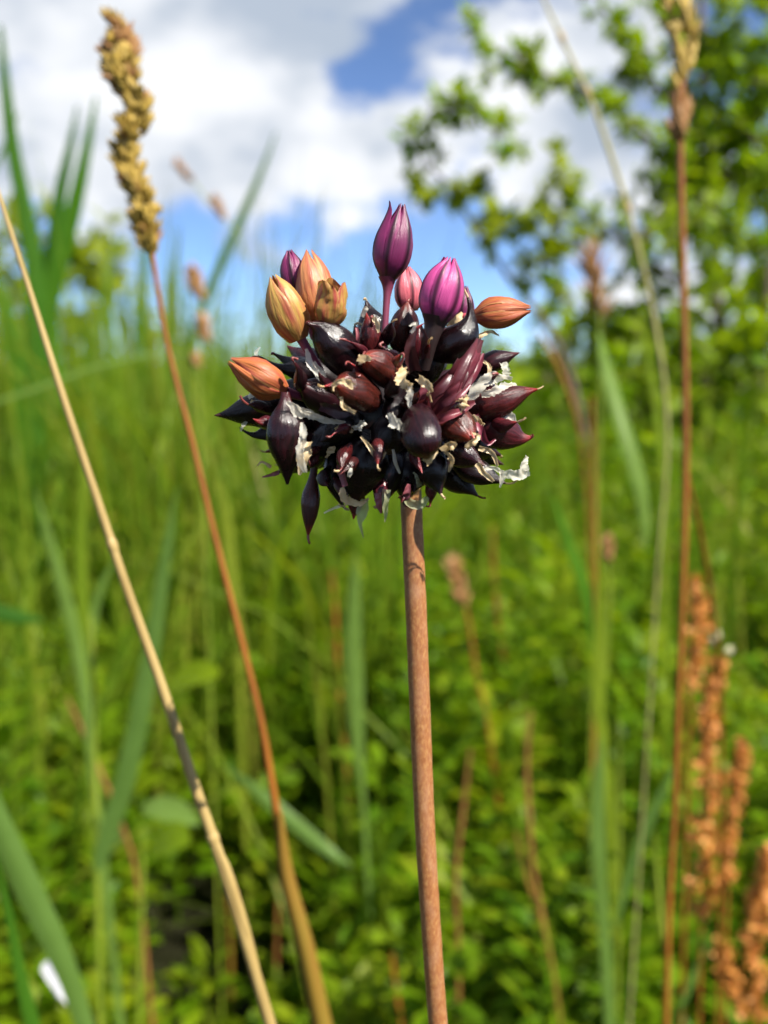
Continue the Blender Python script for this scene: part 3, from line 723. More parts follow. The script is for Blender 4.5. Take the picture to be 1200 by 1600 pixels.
# flowers: six tepals closed round a core, on a pedicel
def tepal(parent, b, tp, wpx, phi, lift, seed, m_, col, prof, half=.68, tipflare=0., crump=0.):
    b, tp = A(b), A(tp); ax = tp - b; ln = np.linalg.norm(ax); T = ax / ln
    ref = norm(np.cross(T, A([0.1, 1, 0.05]))); W = np.cross(T, ref)
    n, c = 15, 9; s = np.linspace(0, 1, n); u = np.linspace(-1, 1, c)
    pr = A(prof); r = np.interp(s, pr[:, 0], pr[:, 1]); r = np.convolve(np.pad(r, 1, 'edge'), [.25, .5, .25], 'valid')
    r = r * wpx * PX / 2 * lift
    r = r + tipflare * PX * np.clip((s - .6) / .4, 0, 1) ** 2
    hw = half * np.interp(s, [0, .3, .7, .9, 1], [1, 1.0, .95, .74, .30]) 
    ang = phi + u[None] * hw[:, None]
    keel = 1 + .07 * np.exp(-(u[None] / .25) ** 2) - .05 * u[None] ** 2
    rr = r[:, None] * keel
    rg = np.random.default_rng(seed)
    if crump: rr = rr * (1 + crump * np.sin(s[:, None] * 9 + u[None] * 5 + seed) + crump * (rg.random(rr.shape) - .5))
    sv = s[:, None] - .05 * u[None] ** 2 * (s[:, None] > .5)
    G = b + T * (ln * sv)[..., None] + ref * (rr * np.cos(ang))[..., None] + W * (rr * np.sin(ang))[..., None]
    mb = MB(); mb.grid(G, t=np.repeat(s[:, None], c, 1), u=np.repeat(u[None], n, 0))
    o = mb.build('tepal', m_, parent); v = .85 + .35 * rg.random(); o.color = (*[x * v for x in col], 1)
OV = [(0, .30), (.08, .62), (.22, .92), (.38, 1), (.55, .95), (.72, .74), (.86, .44), (1, .15)]
OVR = [(0, .45), (.1, .75), (.25, .97), (.45, 1), (.62, .92), (.78, .70), (.9, .42), (1, .12)]
def flower(b, tp, wpx, col, dry=False, ped=None, pcol=(.12, .025, .05), prof=OV, rot=0., seed=0, label=None, flare=(), crump=0., n=6):
    b, tp = H(*b), H(*tp); rg = np.random.default_rng(seed)
    mb = MB(); s = np.linspace(0, 1, 10)
    P = b + (tp - b) * (.02 + .72 * s)[:, None]
    tube(mb, P, np.interp(s, [0, .3, .7, 1], [.3, .8, .7, .12]) * wpx * PX / 2 * .82, 14)
    f = mb.build('flower', M_PED, onion); f.color = (*[x * .45 for x in col], 1)
    if label: f['label'] = label
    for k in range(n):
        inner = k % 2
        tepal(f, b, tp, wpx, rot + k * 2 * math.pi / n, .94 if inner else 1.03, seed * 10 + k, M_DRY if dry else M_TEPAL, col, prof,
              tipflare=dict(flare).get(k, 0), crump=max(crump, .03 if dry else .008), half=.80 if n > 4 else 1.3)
    if ped:
        pts = A([H(*p[:3]) for p in ped]); wv = [p[3] for p in ped]
        mb = MB(); tube(mb, spline(pts, 16), spline(A(wv)[:, None], 16)[:, 0] * PX / 2, 10)
        o = mb.build('pedicel', M_PED, f); o.color = (*pcol, 1)
PURPLE, PINK, ORG, OCH, SALM = (.12, .009, .058), (.30, .028, .145), (.42, .13, .035), (.40, .24, .055), (.47, .20, .08)
flower((606, 437, -4), (628, 318, -4), 58, PURPLE, ped=[(598, 560, -5, 15), (601, 520, -4.6, 11), (604, 470, -4.2, 11), (606, 448, -4, 17), (606, 432, -4, 30)], rot=.35, seed=1,
       label='tall narrow purple bud on the longest upright pedicel', flare=[(0, 13)])
flower((681, 503, -8), (706, 402, -8), 62, PINK, ped=[(662, 575, -7, 20), (672, 535, -8, 22), (679, 508, -8, 32), (682, 494, -8, 44)], pcol=(.022, .014, .014), rot=.2, seed=2,
       label='bright pink bud right of the tall purple one', flare=[(5, 12)], prof=OVR)
flower((640, 486, 2), (636, 416, 2), 46, (.42, .07, .12), ped=[(640, 530, 2, 10), (640, 482, 2, 14)], prof=OVR, rot=.9, seed=3)
flower((722, 512, 0), (728, 446, 0), 34, PURPLE, ped=[(712, 560, -1, 10), (722, 510, 0, 14)], rot=.4, seed=4)
flower((742, 494, -3), (830, 483, -4), 47, ORG, True, ped=[(700, 500, -2, 8), (724, 494, -3, 9), (745, 494, -3, 12)], pcol=(.30, .05, .07), rot=.1, seed=5, label='dried orange bud lying sideways at the right')
flower((468, 530, -7), (426, 430, -8), 58, OCH, True, ped=[(500, 580, -6, 14), (484, 552, -6.6, 13), (466, 522, -7, 16)], pcol=(.15, .035, .07), rot=.75, seed=6, label='dried ochre bud tilting to the left', prof=OVR, n=3)
flower((500, 500, -4), (482, 390, -3), 56, SALM, True, ped=[(510, 560, -4, 10), (500, 500, -4, 14)], rot=1.1, seed=7, prof=OVR, n=3)
flower((512, 512, -8), (524, 438, -9), 48, OCH, True, ped=[(528, 560, -6, 10), (512, 510, -8, 16)], rot=1.0, seed=8, crump=.09, n=3, flare=[(0, 10), (2, 8)], prof=[(0, .35), (.15, .8), (.35, .98), (.6, .94), (.8, .80), (1, .55)])
flower((466, 462, -2), (452, 390, -2), 40, PURPLE, ped=[(490, 530, -3, 8), (466, 460, -2, 12)], rot=.5, seed=9, prof=OVR)
flower((446, 612, -8), (358, 562, -9), 52, ORG, True, ped=[(500, 630, -5, 8), (446, 612, -8, 16)], rot=.2, seed=10, label='dried orange bud at the left edge of the head', crump=.05)

# ------------------------------------------------------------------ trees and shrubs
def woody(root, name, pts, r0, r1, n=18, m_=None):
    P = spline(A([A(at(*p)) for p in pts]), n)
    mb = MB(); tube(mb, P, np.linspace(r0, r1, n), 7); mb.build(name, m_ or M_BARK, root); return P
def twigs(mb_t, mb_l, C0, dirs, ln, nl, leaf, rg, tone, wide=.46, tw=.004):
    for c0, d0 in zip(C0, dirs):
        l = ln[0] + (ln[1] - ln[0]) * rg.random(); k = 6; s = np.linspace(0, 1, k)[:, None]
        d0 = norm(d0); sag = A([0, 0, -1]) * l * .25 * rg.random()
        P = c0 + d0 * l * s + sag * s ** 2
        tube(mb_t, P, np.linspace(tw, .001, k), 4, rnd=.2)
        n_ = max(3, int(nl * (.7 + .6 * rg.random()))); f = .15 + .85 * rg.random(n_)
        C = c0 + d0 * (l * f)[:, None] + sag * (f ** 2)[:, None]
        D = norm(d0 * .7 + rg.normal(size=(n_, 3)) * .75 + A([0, 0, .1]))
        up = norm(A([0, -.25, 1]) + rg.normal(size=(n_, 3)) * .35)
        Ln = leaf[0] + (leaf[1] - leaf[0]) * rg.random(n_)
        leaves(mb_l, C, D, up, Ln, Ln * wide * (.8 + .4 * rg.random(n_)), np.clip(tone + rg.normal(size=n_) * .22 + .15 * (rg.random() - .5), 0, 1), fold=.25, droop=.3)
def along(P, n, rg, lo=.2):
    f = lo + (1 - lo) * rg.random(n); i = f * (len(P) - 1); a = i.astype(int).clip(0, len(P) - 2)
    T = norm(np.gradient(P, axis=0))[a]
    return P[a] + (P[a + 1] - P[a]) * (i - a)[:, None], norm(T * .5 + rg.normal(size=(n, 3)) * .75 + A([0, 0, .25]))

rg = np.random.default_rng(21)
b = at(1130, 1000, 3.3); b.z = 0
shrub = thing('leafy_shrub', b, 'tall green leafy shrub filling the right edge, one bough reaching left', 'shrub')
mt, ml = MB(), MB()
limbs = []
T1 = woody(shrub, 'trunk', [(1150, 900, 3.4), (1130, 600, 3.4), (1108, 300, 3.4), (1096, 60, 3.4), (1086, -220, 3.5)], .022, .010)
woody(shrub, 'trunk', [(1150, 920, 3.4), (1190, 560, 3.2), (1215, 200, 3.2), (1230, -200, 3.2)], .018, .008)
for pts, n_, ln, lo in [
    ([(1112, 340, 3.35), (1020, 225, 3.15), (930, 150, 2.95), (840, 112, 2.8), (748, 62, 2.7)], 34, (.03, .085), .25),
    ([(1100, 190, 3.4), (1020, 130, 3.2), (965, 50, 3.1), (915, -40, 3.0)], 26, (.04, .11), .2),
    ([(1118, 480, 3.35), (1010, 405, 3.2), (920, 340, 3.05), (870, 300, 3.0)], 26, (.05, .13), .2),
    ([(1125, 600, 3.35), (1010, 540, 3.2), (920, 500, 3.05), (860, 440, 3.0)], 24, (.05, .14), .2),
    ([(1128, 700, 3.3), (1000, 650, 3.1), (900, 610, 3.0), (850, 590, 2.9)], 26, (.06, .14), .15),
    ([(1110, 320, 3.4), (1165, 220, 3.2), (1215, 120, 3.1)], 20, (.05, .16), .1),
    ([(1105, 250, 3.4), (1040, 330, 3.1), (1000, 380, 2.9)], 22, (.05, .14), .1),
    ([(1200, 400, 3.2), (1120, 360, 2.9), (1060, 340, 2.8)], 22, (.05, .14), .1),
    ([(1090, -60, 3.4), (1160, -20, 3.2), (1220, 40, 3.1)], 16, (.05, .15), .1)]:
    P = woody(shrub, 'limb', pts, .010, .003); C, D = along(P, n_, rg, lo)
    twigs(mt, ml, C, D, ln, 12, (.030, .056), rg, .88, wide=.5)
C, D = [], []
for i in range(250):                            # inner twigs of the bush
    px = 1250 - 340 * rg.random() ** 1.25; py = 230 + 640 * rg.random() ** .8; Y = 3.0 + .9 * rg.random()
    if px < 980 and py < 480: continue
    C.append(A(at(px, py, Y))); D.append(rg.normal(size=3) + A([0, 0, .4]))
for i in range(170):                            # the skirt of the bush, down into the meadow
    px = 1250 - 390 * rg.random(); py = 470 + 330 * rg.random(); Y = 2.7 + .8 * rg.random()
    C.append(A(at(px, py, Y))); D.append(rg.normal(size=3) + A([0, 0, .4]))
for i in range(120):
    px = 1250 - 200 * rg.random(); py = 260 * rg.random() + 40; Y = 3.1 + .6 * rg.random()
    C.append(A(at(px, py, Y))); D.append(rg.normal(size=3) + A([0, 0, .4]))
twigs(mt, ml, C, D, (.08, .2), 15, (.040, .075), rg, .88, wide=.5)
mt.build('twigs', M_BARK, shrub)['kind'] = 'stuff'
ml.build('crown', M_TREE, shrub)['kind'] = 'stuff'

b = at(900, 1000, 2.5); b.z = 0
sap = thing('sapling', b, 'slender leaning sapling with a tuft of leaves above the pink bud', 'sapling')
mt, ml, my = MB(), MB(), MB()
P = woody(sap, 'trunk', [(960, 950, 2.4), (905, 640, 2.4), (862, 520, 2.4), (800, 440, 2.4), (735, 345, 2.4), (692, 282, 2.4)], .010, .004)
for pts, n_, which, ln in [
    ([(692, 282, 2.4), (664, 250, 2.4), (655, 215, 2.38), (672, 178, 2.36)], 9, ml, (.02, .06)),
    ([(672, 178, 2.36), (715, 165, 2.34), (760, 190, 2.34), (800, 245, 2.34)], 15, ml, (.02, .06)),
    ([(692, 282, 2.4), (735, 300, 2.38), (760, 280, 2.36)], 9, my, (.02, .05)),
    ([(692, 282, 2.4), (665, 310, 2.38), (650, 300, 2.36)], 7, my, (.02, .05)),
    ([(735, 345, 2.4), (790, 360, 2.3), (850, 345, 2.25), (900, 380, 2.2)], 14, my, (.03, .09)),
    ([(800, 440, 2.4), (840, 410, 2.3), (890, 430, 2.25)], 9, my, (.03, .08)),
    ([(735, 345, 2.4), (820, 330, 2.3), (880, 270, 2.25)], 8, my, (.03, .07))]:
    P = woody(sap, 'branch', pts, .004, .0015, 12); C, D = along(P, n_, rg, .1)
    twigs(mt, which, C, D, ln, 10, (.028, .050), rg, .85, tw=.002, wide=.52)
mt.build('twigs', M_BARK, sap)['kind'] = 'stuff'
tag(ml.build('foliage', M_TREE, sap), kind='stuff')
tag(my.build('foliage', M_YEL, sap), 'yellow green young leaves', kind='stuff')

def round_bush(name, px, py, Y, rx, rz, label, m_, tone, n, leaf, trunk=.03):
    c = A(at(px, py, Y)); o = thing(name, (c[0], c[1], 0), label, 'bush')
    mb = MB(); s = np.linspace(0, 1, 8)[:, None]
    tube(mb, A([c[0], c[1], 0]) + A([.05, 0, c[2]]) * s, np.linspace(trunk, trunk * .4, 8), 7); mb.build('trunk', M_BARK, o)
    mt, ml = MB(), MB(); C, D = [], []
    for i in range(n):
        v = rg.normal(size=3); v /= np.linalg.norm(v); r = (.25 + .75 * rg.random() ** .6) * (.75 + .35 * math.sin(v[0] * 5 + v[2] * 4 + px))
        C.append(c + v * A([rx, rx * .8, rz]) * r); D.append(v + A([0, 0, .3]))
    twigs(mt, ml, C, D, (leaf[1] * 1.5, leaf[1] * 3), 9, leaf, rg, tone)
    mt.build('twigs', M_BARK, o)['kind'] = 'stuff'; ml.build('crown', m_, o)['kind'] = 'stuff'
round_bush('far_bush', 100, 455, 9.0, .40, .50, 'far yellow green bush behind the reeds at the left', M_YEL, .9, 75, (.14, .24))
round_bush('far_bush', 10, 500, 7.0, .40, .5, 'far green bush cut by the left edge', M_YEL, .4, 36, (.08, .15))
round_bush('low_bush', 1010, 720, 4.4, .75, .45, 'low green bush under the tall shrub', M_TREE, .75, 220, (.045, .085))
round_bush('low_bush', 760, 600, 6.5, .55, .30, 'small bush on the horizon behind the right of the onion head', M_TREE, .8, 90, (.06, .11))

# ------------------------------------------------------------------ single stalks and leaves
def root_of(P):                                 # base point on the ground below the last point
    p = P[-1]; d = norm(P[-1] - P[-2]); k = min(p[2] / max(.35, -d[2]), 3.0)
    e = p + d * k * .5; e[2] = 0; return e
def stalk_thing(name, label, cat, pts, m_, group=None, rnd=.5, ground=True, seg=8, thin=1.0):
    """round stalk; pts from the top: (px, py, width px, Y)"""
    P = A([A(at(p[0], p[1], p[3])) for p in pts]); Wm = A([p[2] * thin * mpp(p[1], p[3]) for p in pts])
    Q = spline(np.hstack([P, Wm[:, None]]), 10 * len(pts))
    if ground:
        e = root_of(P); Q = np.vstack([Q, [np.append(Q[-1, :3] + (e - Q[-1, :3]) * f, Q[-1, 3]) for f in np.linspace(0, 1, 8)[1:]]])
    o = thing(name, tuple(Q[-1, :3]), label, cat, group)
    mb = MB(); tube(mb, Q[:, :3], Q[:, 3] / 2, seg, rnd=rnd); mb.build('stem', m_, o)
    return o
def blade_part(o, pts, m_, rnd=.5, twist=0., fold=.3, name='blade', ground=False):
    P = A([A(at(p[0], p[1], p[3])) for p in pts]); Wm = A([p[2] * mpp(p[1], p[3]) for p in pts])
    Q = spline(np.hstack([P, Wm[:, None]]), 9 * len(pts))
    if ground:
        e = root_of(P); Q = np.vstack([Q, [np.append(Q[-1, :3] + (e - Q[-1, :3]) * f, Q[-1, 3] * (1 - .5 * f)) for f in np.linspace(0, 1, 7)[1:]]])
    mb = MB(); ribbon(mb, Q[:, :3], np.clip(Q[:, 3], 2e-5, None), twist=twist if np.isscalar(twist) else np.interp(np.linspace(0, 1, len(Q)), np.linspace(0, 1, len(twist)), twist), fold=fold, cols=5, rnd=rnd)
    return mb, Q
def blade_thing(name, label, cat, pts, m_, group=None, rnd=.5, twist=0., fold=.3, ground=True):
    mb, Q = blade_part(None, pts, m_, rnd, twist, fold, ground=ground)
    o = mb.build(name, m_); return tag(o, label, cat, group)
def spikelet_mesh(name, m_, ln, wd, lean=.15):
    mb = MB(); s = np.linspace(0, 1, 7)
    for k in range(3):                          # three overlapping glumes
        a = (k - 1) * .38; d = A([math.sin(a), .12 * (k - 1), math.cos(a)])
        tube(mb, d * ln * (1 - .12 * abs(k - 1)) * s[:, None] + A([0, lean * ln, 0]) * (s ** 2)[:, None], np.interp(s, [0, .15, .45, .8, 1], [.25, .8, 1, .5, .03]) * wd / 2 * .72, 6)
    return mb.mesh(name, m_)
def place_spikelet(o, mesh, p, d, sc, rg, name='spikelet'):
    d = Vector(d).normalized(); q_ = d.to_track_quat('Z', 'Y')
    mw = Matrix.Translation(Vector(p)) @ q_.to_matrix().to_4x4() @ Matrix.Rotation(rg.random() * 6.28, 4, 'Z') @ Matrix.Scale(sc, 4)
    return obj(name, mesh, o, mw)

# the tan spike in front at the left
rg = np.random.default_rng(31)
YS = .235
sp = stalk_thing('grass_spike', 'lumpy tan grass spike on a long rusty stalk, left of the onion', 'grass', [
    (236, 388, 8, YS), (262, 540, 8, YS), (300, 690, 9, YS), (336, 840, 9.5, YS), (373, 985, 10, YS), (408, 1130, 11, YS), (438, 1300, 13, YS), (470, 1450, 14, YS), (505, 1620, 15, YS)], M_RUST)
mb, Q = blade_part(sp, [(436, 1270, 10, YS - .003), (446, 1370, 24, YS - .003), (476, 1490, 30, YS - .003), (508, 1640, 34, YS - .003)], M_OSTALK, fold=.9, ground=True)
mb.build('leaf_sheath', M_OSTALK, sp)
SPK = spikelet_mesh('spikelet', M_SPIKE, .0036, .0015); SPT = spikelet_mesh('spikelet', M_BROWN, .0040, .0016)
ax = spline(A([(236, 392), (230, 350), (216, 300), (200, 250), (205, 205), (212, 165), (196, 125), (192, 85), (180, 30)]), 120)
wx = np.interp(np.linspace(0, 1, 120), [0, .06, .15, .22, .30, .38, .48, .52, .60, .68, .74, .84, .93, 1], [9, 26, 38, 26, 36, 22, 42, 40, 24, 42, 45, 47, 38, 9])
lobe = np.interp(np.linspace(0, 1, 120), [0, .08, .2, .3, .45, .56, .66, .78, 1], [0, -4, 6, -2, -8, 3, 9, -4, 0])
mb = MB(); tube(mb, [A(at(x, y, YS)) for x, y in ax], wx * .30 * (1 + .25 * np.sin(np.arange(120) * .9)) * mpp(200, YS), 10, rmod=lambda s_, p_: 1 + .2 * np.sin(4 * p_ + s_ * 60)); mb.build('rachis', M_SPIKE, sp)
for i in range(290):
    k = int(rg.random() * 119); x, y = ax[k]; a = rg.random() * 6.28; r = wx[k] / 2 * (.45 + .45 * rg.random() ** .7)
    p = A(at(x + lobe[k] + r * math.cos(a), y + 6 * rg.random(), YS)) + A([0, r * math.sin(a) * mpp(200, YS), 0])
    tdir = A(at(ax[min(k + 4, 119)][0], ax[min(k + 4, 119)][1], YS)) - A(at(x, y, YS))
    d = norm(tdir) * 1.0 + A([math.cos(a), math.sin(a), 0]) * (.32 + .35 * rg.random()) + rg.normal(size=3) * .2
    place_spikelet(sp, SPT if rg.random() < (.75 if k > 100 else .12) else SPK, p, d, .7 + .5 * rg.random(), rg)

# pale straw crossing in front
YW = .165
str_ = stalk_thing('straw_stalk', 'pale dry straw stalk slanting across the left foreground', 'straw', [
    (-30, 215, 5, YW), (0, 310, 7, YW), (45, 450, 9, YW), (100, 625, 12, YW), (150, 775, 13.5, YW), (200, 925, 15, YW), (252, 1070, 16, YW), (300, 1215, 17, YW), (358, 1385, 18, YW), (425, 1610, 19, YW)], M_STRAW)

for x, y, w_ in ((176, 853, 17), (333, 1310, 20)):
    p = A(at(x, y, YW)); d_ = norm(A(at(x + 34, y + 100, YW)) - p); mb = MB(); f = np.linspace(-1, 1, 9)
    tube(mb, p + d_ * .0022 * f[:, None], np.interp(f, [-1, -.3, .1, 1], [.55, 1, 1.02, .55]) * w_ / 2 * mpp(y, YW), 10); mb.build('node', M_STRAW, str_)
mb, Q = blade_part(str_, [(338, 1322, 6, YW - .001), (352, 1362, 17, YW - .0012), (380, 1450, 17, YW - .001), (404, 1530, 10, YW), (412, 1560, 3, YW)], M_STRAW, fold=.8)
mb.build('leaf_sheath', M_STRAW, str_)
# reddish brown spike and stalk at the right
YR = .33
rs = stalk_thing('grass_spike', 'thin rusty grass stalk with brown drooping spikelets near the right edge', 'grass', [
    (1052, 60, 8, YR), (1066, 130, 9, YR), (1063, 230, 11, YR), (1067, 420, 11, YR), (1071, 600, 11, YR), (1071, 760, 11, YR), (1066, 950, 10, YR), (1060, 1100, 10, YR), (1055, 1250, 10, YR), (1045, 1420, 10, YR), (1040, 1620, 10, YR)], M_RUST)
SPB = spikelet_mesh('spikelet', M_BROWN, .0085, .0026); SPG = spikelet_mesh('spikelet', M_SPIKE, .0095, .0032)
for (x, y, dx, dy, sc, me) in [(1048, 20, -10, -40, 1, SPG), (1055, 60, -8, -40, 1.1, SPG), (1072, 55, 6, -40, 1.1, SPG), (1062, 100, -3, -40, 1.2, SPG), (1074, 112, 4, -40, 1.1, SPG), (1035, -5, -14, -40, 1, SPG), (1070, 20, 2, -40, 1, SPG), (1078, 80, 6, -40, 1, SPG), (1066, 130, 4, -40, 1, SPG),
                           (1054, 215, 0, -40, 1.25, SPB), (1060, 225, -2, -40, 1.2, SPB), (1052, 180, -3, -40, 1, SPB), (1058, 170, 2, -40, 1, SPB), (1066, 200, 3, -40, 1, SPB)]:
    p = A(at(x, y, YR)); d = A(at(x + dx, y + dy, YR)) - p
    place_spikelet(rs, me, p, d, sc * 1.02, rg); place_spikelet(rs, me, p + rg.normal(size=3) * .0012, d + rg.normal(size=3) * .001, sc * .9, rg)
o = stalk_thing('grass_stalk', 'thin dry stalk branching off beside the rusty stalk, pale seeds at its end', 'grass', [
    (1072, 735, 5, .34), (1090, 815, 8, .36), (1106, 900, 8, .38), (1118, 985, 7, .40), (1126, 1080, 6, .42), (1128, 1250, 6, .44)], M_RUST)
SEED = spikelet_mesh('seed', M_CREAM, .0075, .005)
for x, y in ((1112, 1010), (1132, 1020), (1122, 1000)):
    place_spikelet(o, SEED, A(at(x, y, .405)), rg.normal(size=3) + A([0, 0, 1.5]), .6, rg, 'seed')

M_PALEG = stalk('pale_green_stalk', (.24, .22, .07), (.36, .32, .12))
# long pale grass slanting over the shrub
YD = .50
o = stalk_thing('grass_stalk', 'long pale grass stalk slanting down from the top edge over the shrub', 'grass', [
    (838, -25, 4, YD), (880, 65, 6, YD), (920, 150, 7, YD), (950, 230, 8, YD), (978, 320, 8, YD), (1005, 420, 8, YD), (1026, 520, 7, YD), (1040, 620, 6, YD), (1042, 720, 5, YD), (1030, 860, 4, YD)], M_PALEG)
for x, y, w_ in ((878, 60, 12), (918, 145, 13), (980, 325, 13)):
    p = A(at(x, y, YD)); mb = MB(); tube(mb, p + A([.001, 0, -.004]) * np.linspace(-1, 1, 7)[:, None], np.interp(np.linspace(-1, 1, 7), [-1, 0, 1], [.2, 1, .2]) * w_ / 2 * mpp(y, YD), 8)
    mb.build('node', M_STRAW, o)

G = 'single grass leaves around the onion'
for i, (name, label, pts, m_, rnd, tw, gr) in enumerate([
 ('grass_leaf', 'broad light green grass leaf bending down right of the onion head', [(936, 520, 6.2, .62), (950, 580, 21.8, .60), (975, 665, 26.5, .58), (1000, 750, 25.0, .57), (1010, 820, 18.7, .57), (1008, 862, 3.1, .57)], M_GLAUC, .9, [.2, .5], False),
 ('reed', 'dark green reed leaf standing against the clouds, right one of a pair', [(150, 150, 3, 1.6), (138, 220, 14, 1.6), (120, 310, 24, 1.6), (100, 390, 28, 1.6), (80, 470, 30, 1.6), (66, 600, 28, 1.6), (60, 800, 24, 1.6)], M_REED, .6, [.3, .9], True),
 ('reed', 'dark green reed leaf standing against the clouds, left one of a pair', [(122, 165, 3, 1.7), (110, 230, 13, 1.7), (95, 300, 20, 1.7), (84, 380, 24, 1.7), (72, 470, 26, 1.7), (60, 700, 24, 1.7)], M_REED, .3, [.7, .2], True),
 ('reed', 'dark green reed leaf leaning from the upper left edge', [(0, 40, 6, 1.5), (8, 130, 16, 1.5), (20, 230, 22, 1.5), (40, 330, 26, 1.5), (56, 430, 30, 1.5), (62, 560, 32, 1.5), (60, 760, 28, 1.5)], M_REED, .45, [.2, .8], True),
 ('reed', 'short dark reed leaf low at the left edge beside the straw', [(-10, 430, 10, 1.6), (10, 500, 26, 1.6), (30, 580, 34, 1.6), (45, 680, 34, 1.6), (50, 860, 30, 1.6)], M_REED, .7, [.1, .6], True),
 ('reed', 'thin grey green leaf crossing the reed pair', [(30, 175, 1.6, 1.6), (14, 210, 6.2, 1.6), (2, 240, 7.8, 1.6), (-30, 300, 9.4, 1.6)], M_GLAUC, .2, 0., False),
 ('grass_leaf', 'blue green blade slanting up to the clouds right of the tan spike', [(432, 205, 1.6, 1.7), (412, 260, 7.8, 1.7), (385, 325, 13.3, 1.7), (352, 400, 15.6, 1.7), (322, 470, 15.6, 1.7), (300, 560, 15.6, 1.7), (285, 700, 14.0, 1.7)], M_GLAUC, .1, [.3, .7], True),
 ('reed', 'broad bright green leaf in the lower left corner', [(-70, 1110, 24, .33), (-16, 1258, 36, .33), (36, 1375, 42, .33), (80, 1465, 38, .33), (110, 1535, 32, .33), (138, 1620, 26, .33)], M_GLAUC, .45, [.1, .5], True),
 ('grass_leaf', 'narrow dark leaf at the very bottom left corner', [(-6, 1340, 4, .28), (14, 1430, 12, .28), (32, 1520, 18, .28), (56, 1620, 24, .28)], M_REED, .5, [.3, .7], True),
 ('grass_leaf', 'grey green blade standing behind the straw stalk', [(276, 760, 2.3, .5), (262, 850, 14.0, .5), (245, 960, 23.4, .5), (224, 1090, 29.6, .5), (196, 1220, 31.2, .5), (165, 1320, 28.1, .5), (152, 1360, 12.5, .5)], M_GLAUC, .35, [.1, .4], False),
 ('grass_leaf', 'pale green blade arching left of the straw stalk', [(55, 765, 2.3, .6), (75, 840, 14.0, .6), (98, 920, 18.7, .6), (118, 1000, 18.7, .6), (135, 1100, 15.6, .6)], M_GLAUC, .8, [.1, .5], True),
 ('grass_leaf', 'light blade bending out of the yellow green stem at the left', [(182, 872, 2.3, .55), (164, 905, 9.4, .55), (150, 945, 14.0, .55), (143, 990, 12.5, .55), (141, 1040, 9.4, .55)], M_GLAUC, .7, [.2, .4], False),
 ('grass_leaf', 'green blade crossing low behind the rusty stalk', [(350, 1196, 2.3, .6), (400, 1235, 17.2, .58), (460, 1285, 21.8, .57), (515, 1330, 17.2, .56), (548, 1352, 3.9, .56)], M_GLAUC, .5, [.3, .6], False),
 ('grass_leaf', 'broad pale blade behind the stem, left of its middle', [(556, 860, 2.3, .8), (554, 930, 18.7, .8), (553, 1010, 26.5, .8), (556, 1090, 26.5, .8), (560, 1170, 18.7, .8), (566, 1220, 9.4, .8)], M_GLAUC, .75, [.1, .3], True),
 ('grass_leaf', 'tall blue green blade low at the right of the stem', [(938, 1150, 3.1, .55), (937, 1210, 18.7, .55), (935, 1290, 25.0, .55), (940, 1380, 23.4, .55), (948, 1480, 21.8, .55), (956, 1620, 20.3, .55)], M_GLAUC, .55, [.2, .5], True),
 ('grass_leaf', 'slender blue green blade leaning from the yellow sheath', [(1062, 1175, 2.3, .5), (1040, 1230, 12.5, .5), (1010, 1300, 20.3, .5), (985, 1370, 17.2, .5), (968, 1430, 9.4, .5), (960, 1450, 3.9, .5)], M_GLAUC, .25, [.2, .5], False),
 ('grass_leaf', 'small pale blade at the bottom right beside the sorrel', [(1112, 1462, 2.3, .6), (1096, 1500, 10.9, .6), (1078, 1545, 14.0, .6), (1060, 1590, 9.4, .6), (1050, 1640, 6.2, .6)], M_GLAUC, .6, [.2, .5], True),
 ('grass_leaf', 'light green blade on the left under the broad reed leaves', [(128, 700, 3, .7), (128, 780, 14, .7), (126, 860, 18, .7), (130, 960, 18, .7), (138, 1100, 16, .7)], M_GRASS, .6, [.2, .5], True),
 ('grass_leaf', 'pale blade standing behind the rusty stalk', [(344, 745, 3, 1.1), (352, 800, 16, 1.1), (360, 870, 20, 1.1), (368, 940, 16, 1.1), (374, 1040, 12, 1.1)], M_GRASS, .8, [.2, .5], True),
 ('grass_leaf', 'green blade in front of the shrub beside the pale slanting stalk', [(1000, 480, 2, .9), (1010, 540, 9, .9), (1024, 620, 12, .9), (1034, 700, 12, .9), (1040, 800, 10, .9)], M_GRASS, .7, [.2, .5], True),
 ('grass_leaf', 'long narrow blade lying across the horizon at the left', [(-20, 632, 6.2, .9), (60, 605, 9.4, .9), (150, 572, 9.4, .9), (250, 552, 6.2, .9), (300, 548, 1.6, .9)], M_GLAUC, .9, [.5, .9], False),
 ('grass_leaf', 'dark blade end reaching in from the left edge', [(-30, 950, 26, .6), (20, 962, 24, .6), (55, 968, 10, .6), (70, 970, 2, .6)], M_REED, .2, [.4, .6], False),
 ('grass_leaf', 'yellow green blade left of the blue green one at the lower right', [(935, 880, 3, .65), (938, 960, 16, .65), (936, 1060, 24, .65), (944, 1160, 22, .65), (958, 1300, 18, .65), (966, 1500, 16, .65)], M_GRASS, .72, [.2, .5], True),
 ('grass_leaf', 'dark green blade crossing the middle right background', [(862, 770, 3, .8), (890, 850, 16, .8), (920, 940, 20, .8), (940, 1060, 18, .8)], M_REED, .8, [.2, .5], True),
]):
    blade_thing(name, label, 'grass' if 'grass' in name else 'reed', pts, m_, G if name == 'grass_leaf' else 'reed leaves', rnd, tw, .3, gr)

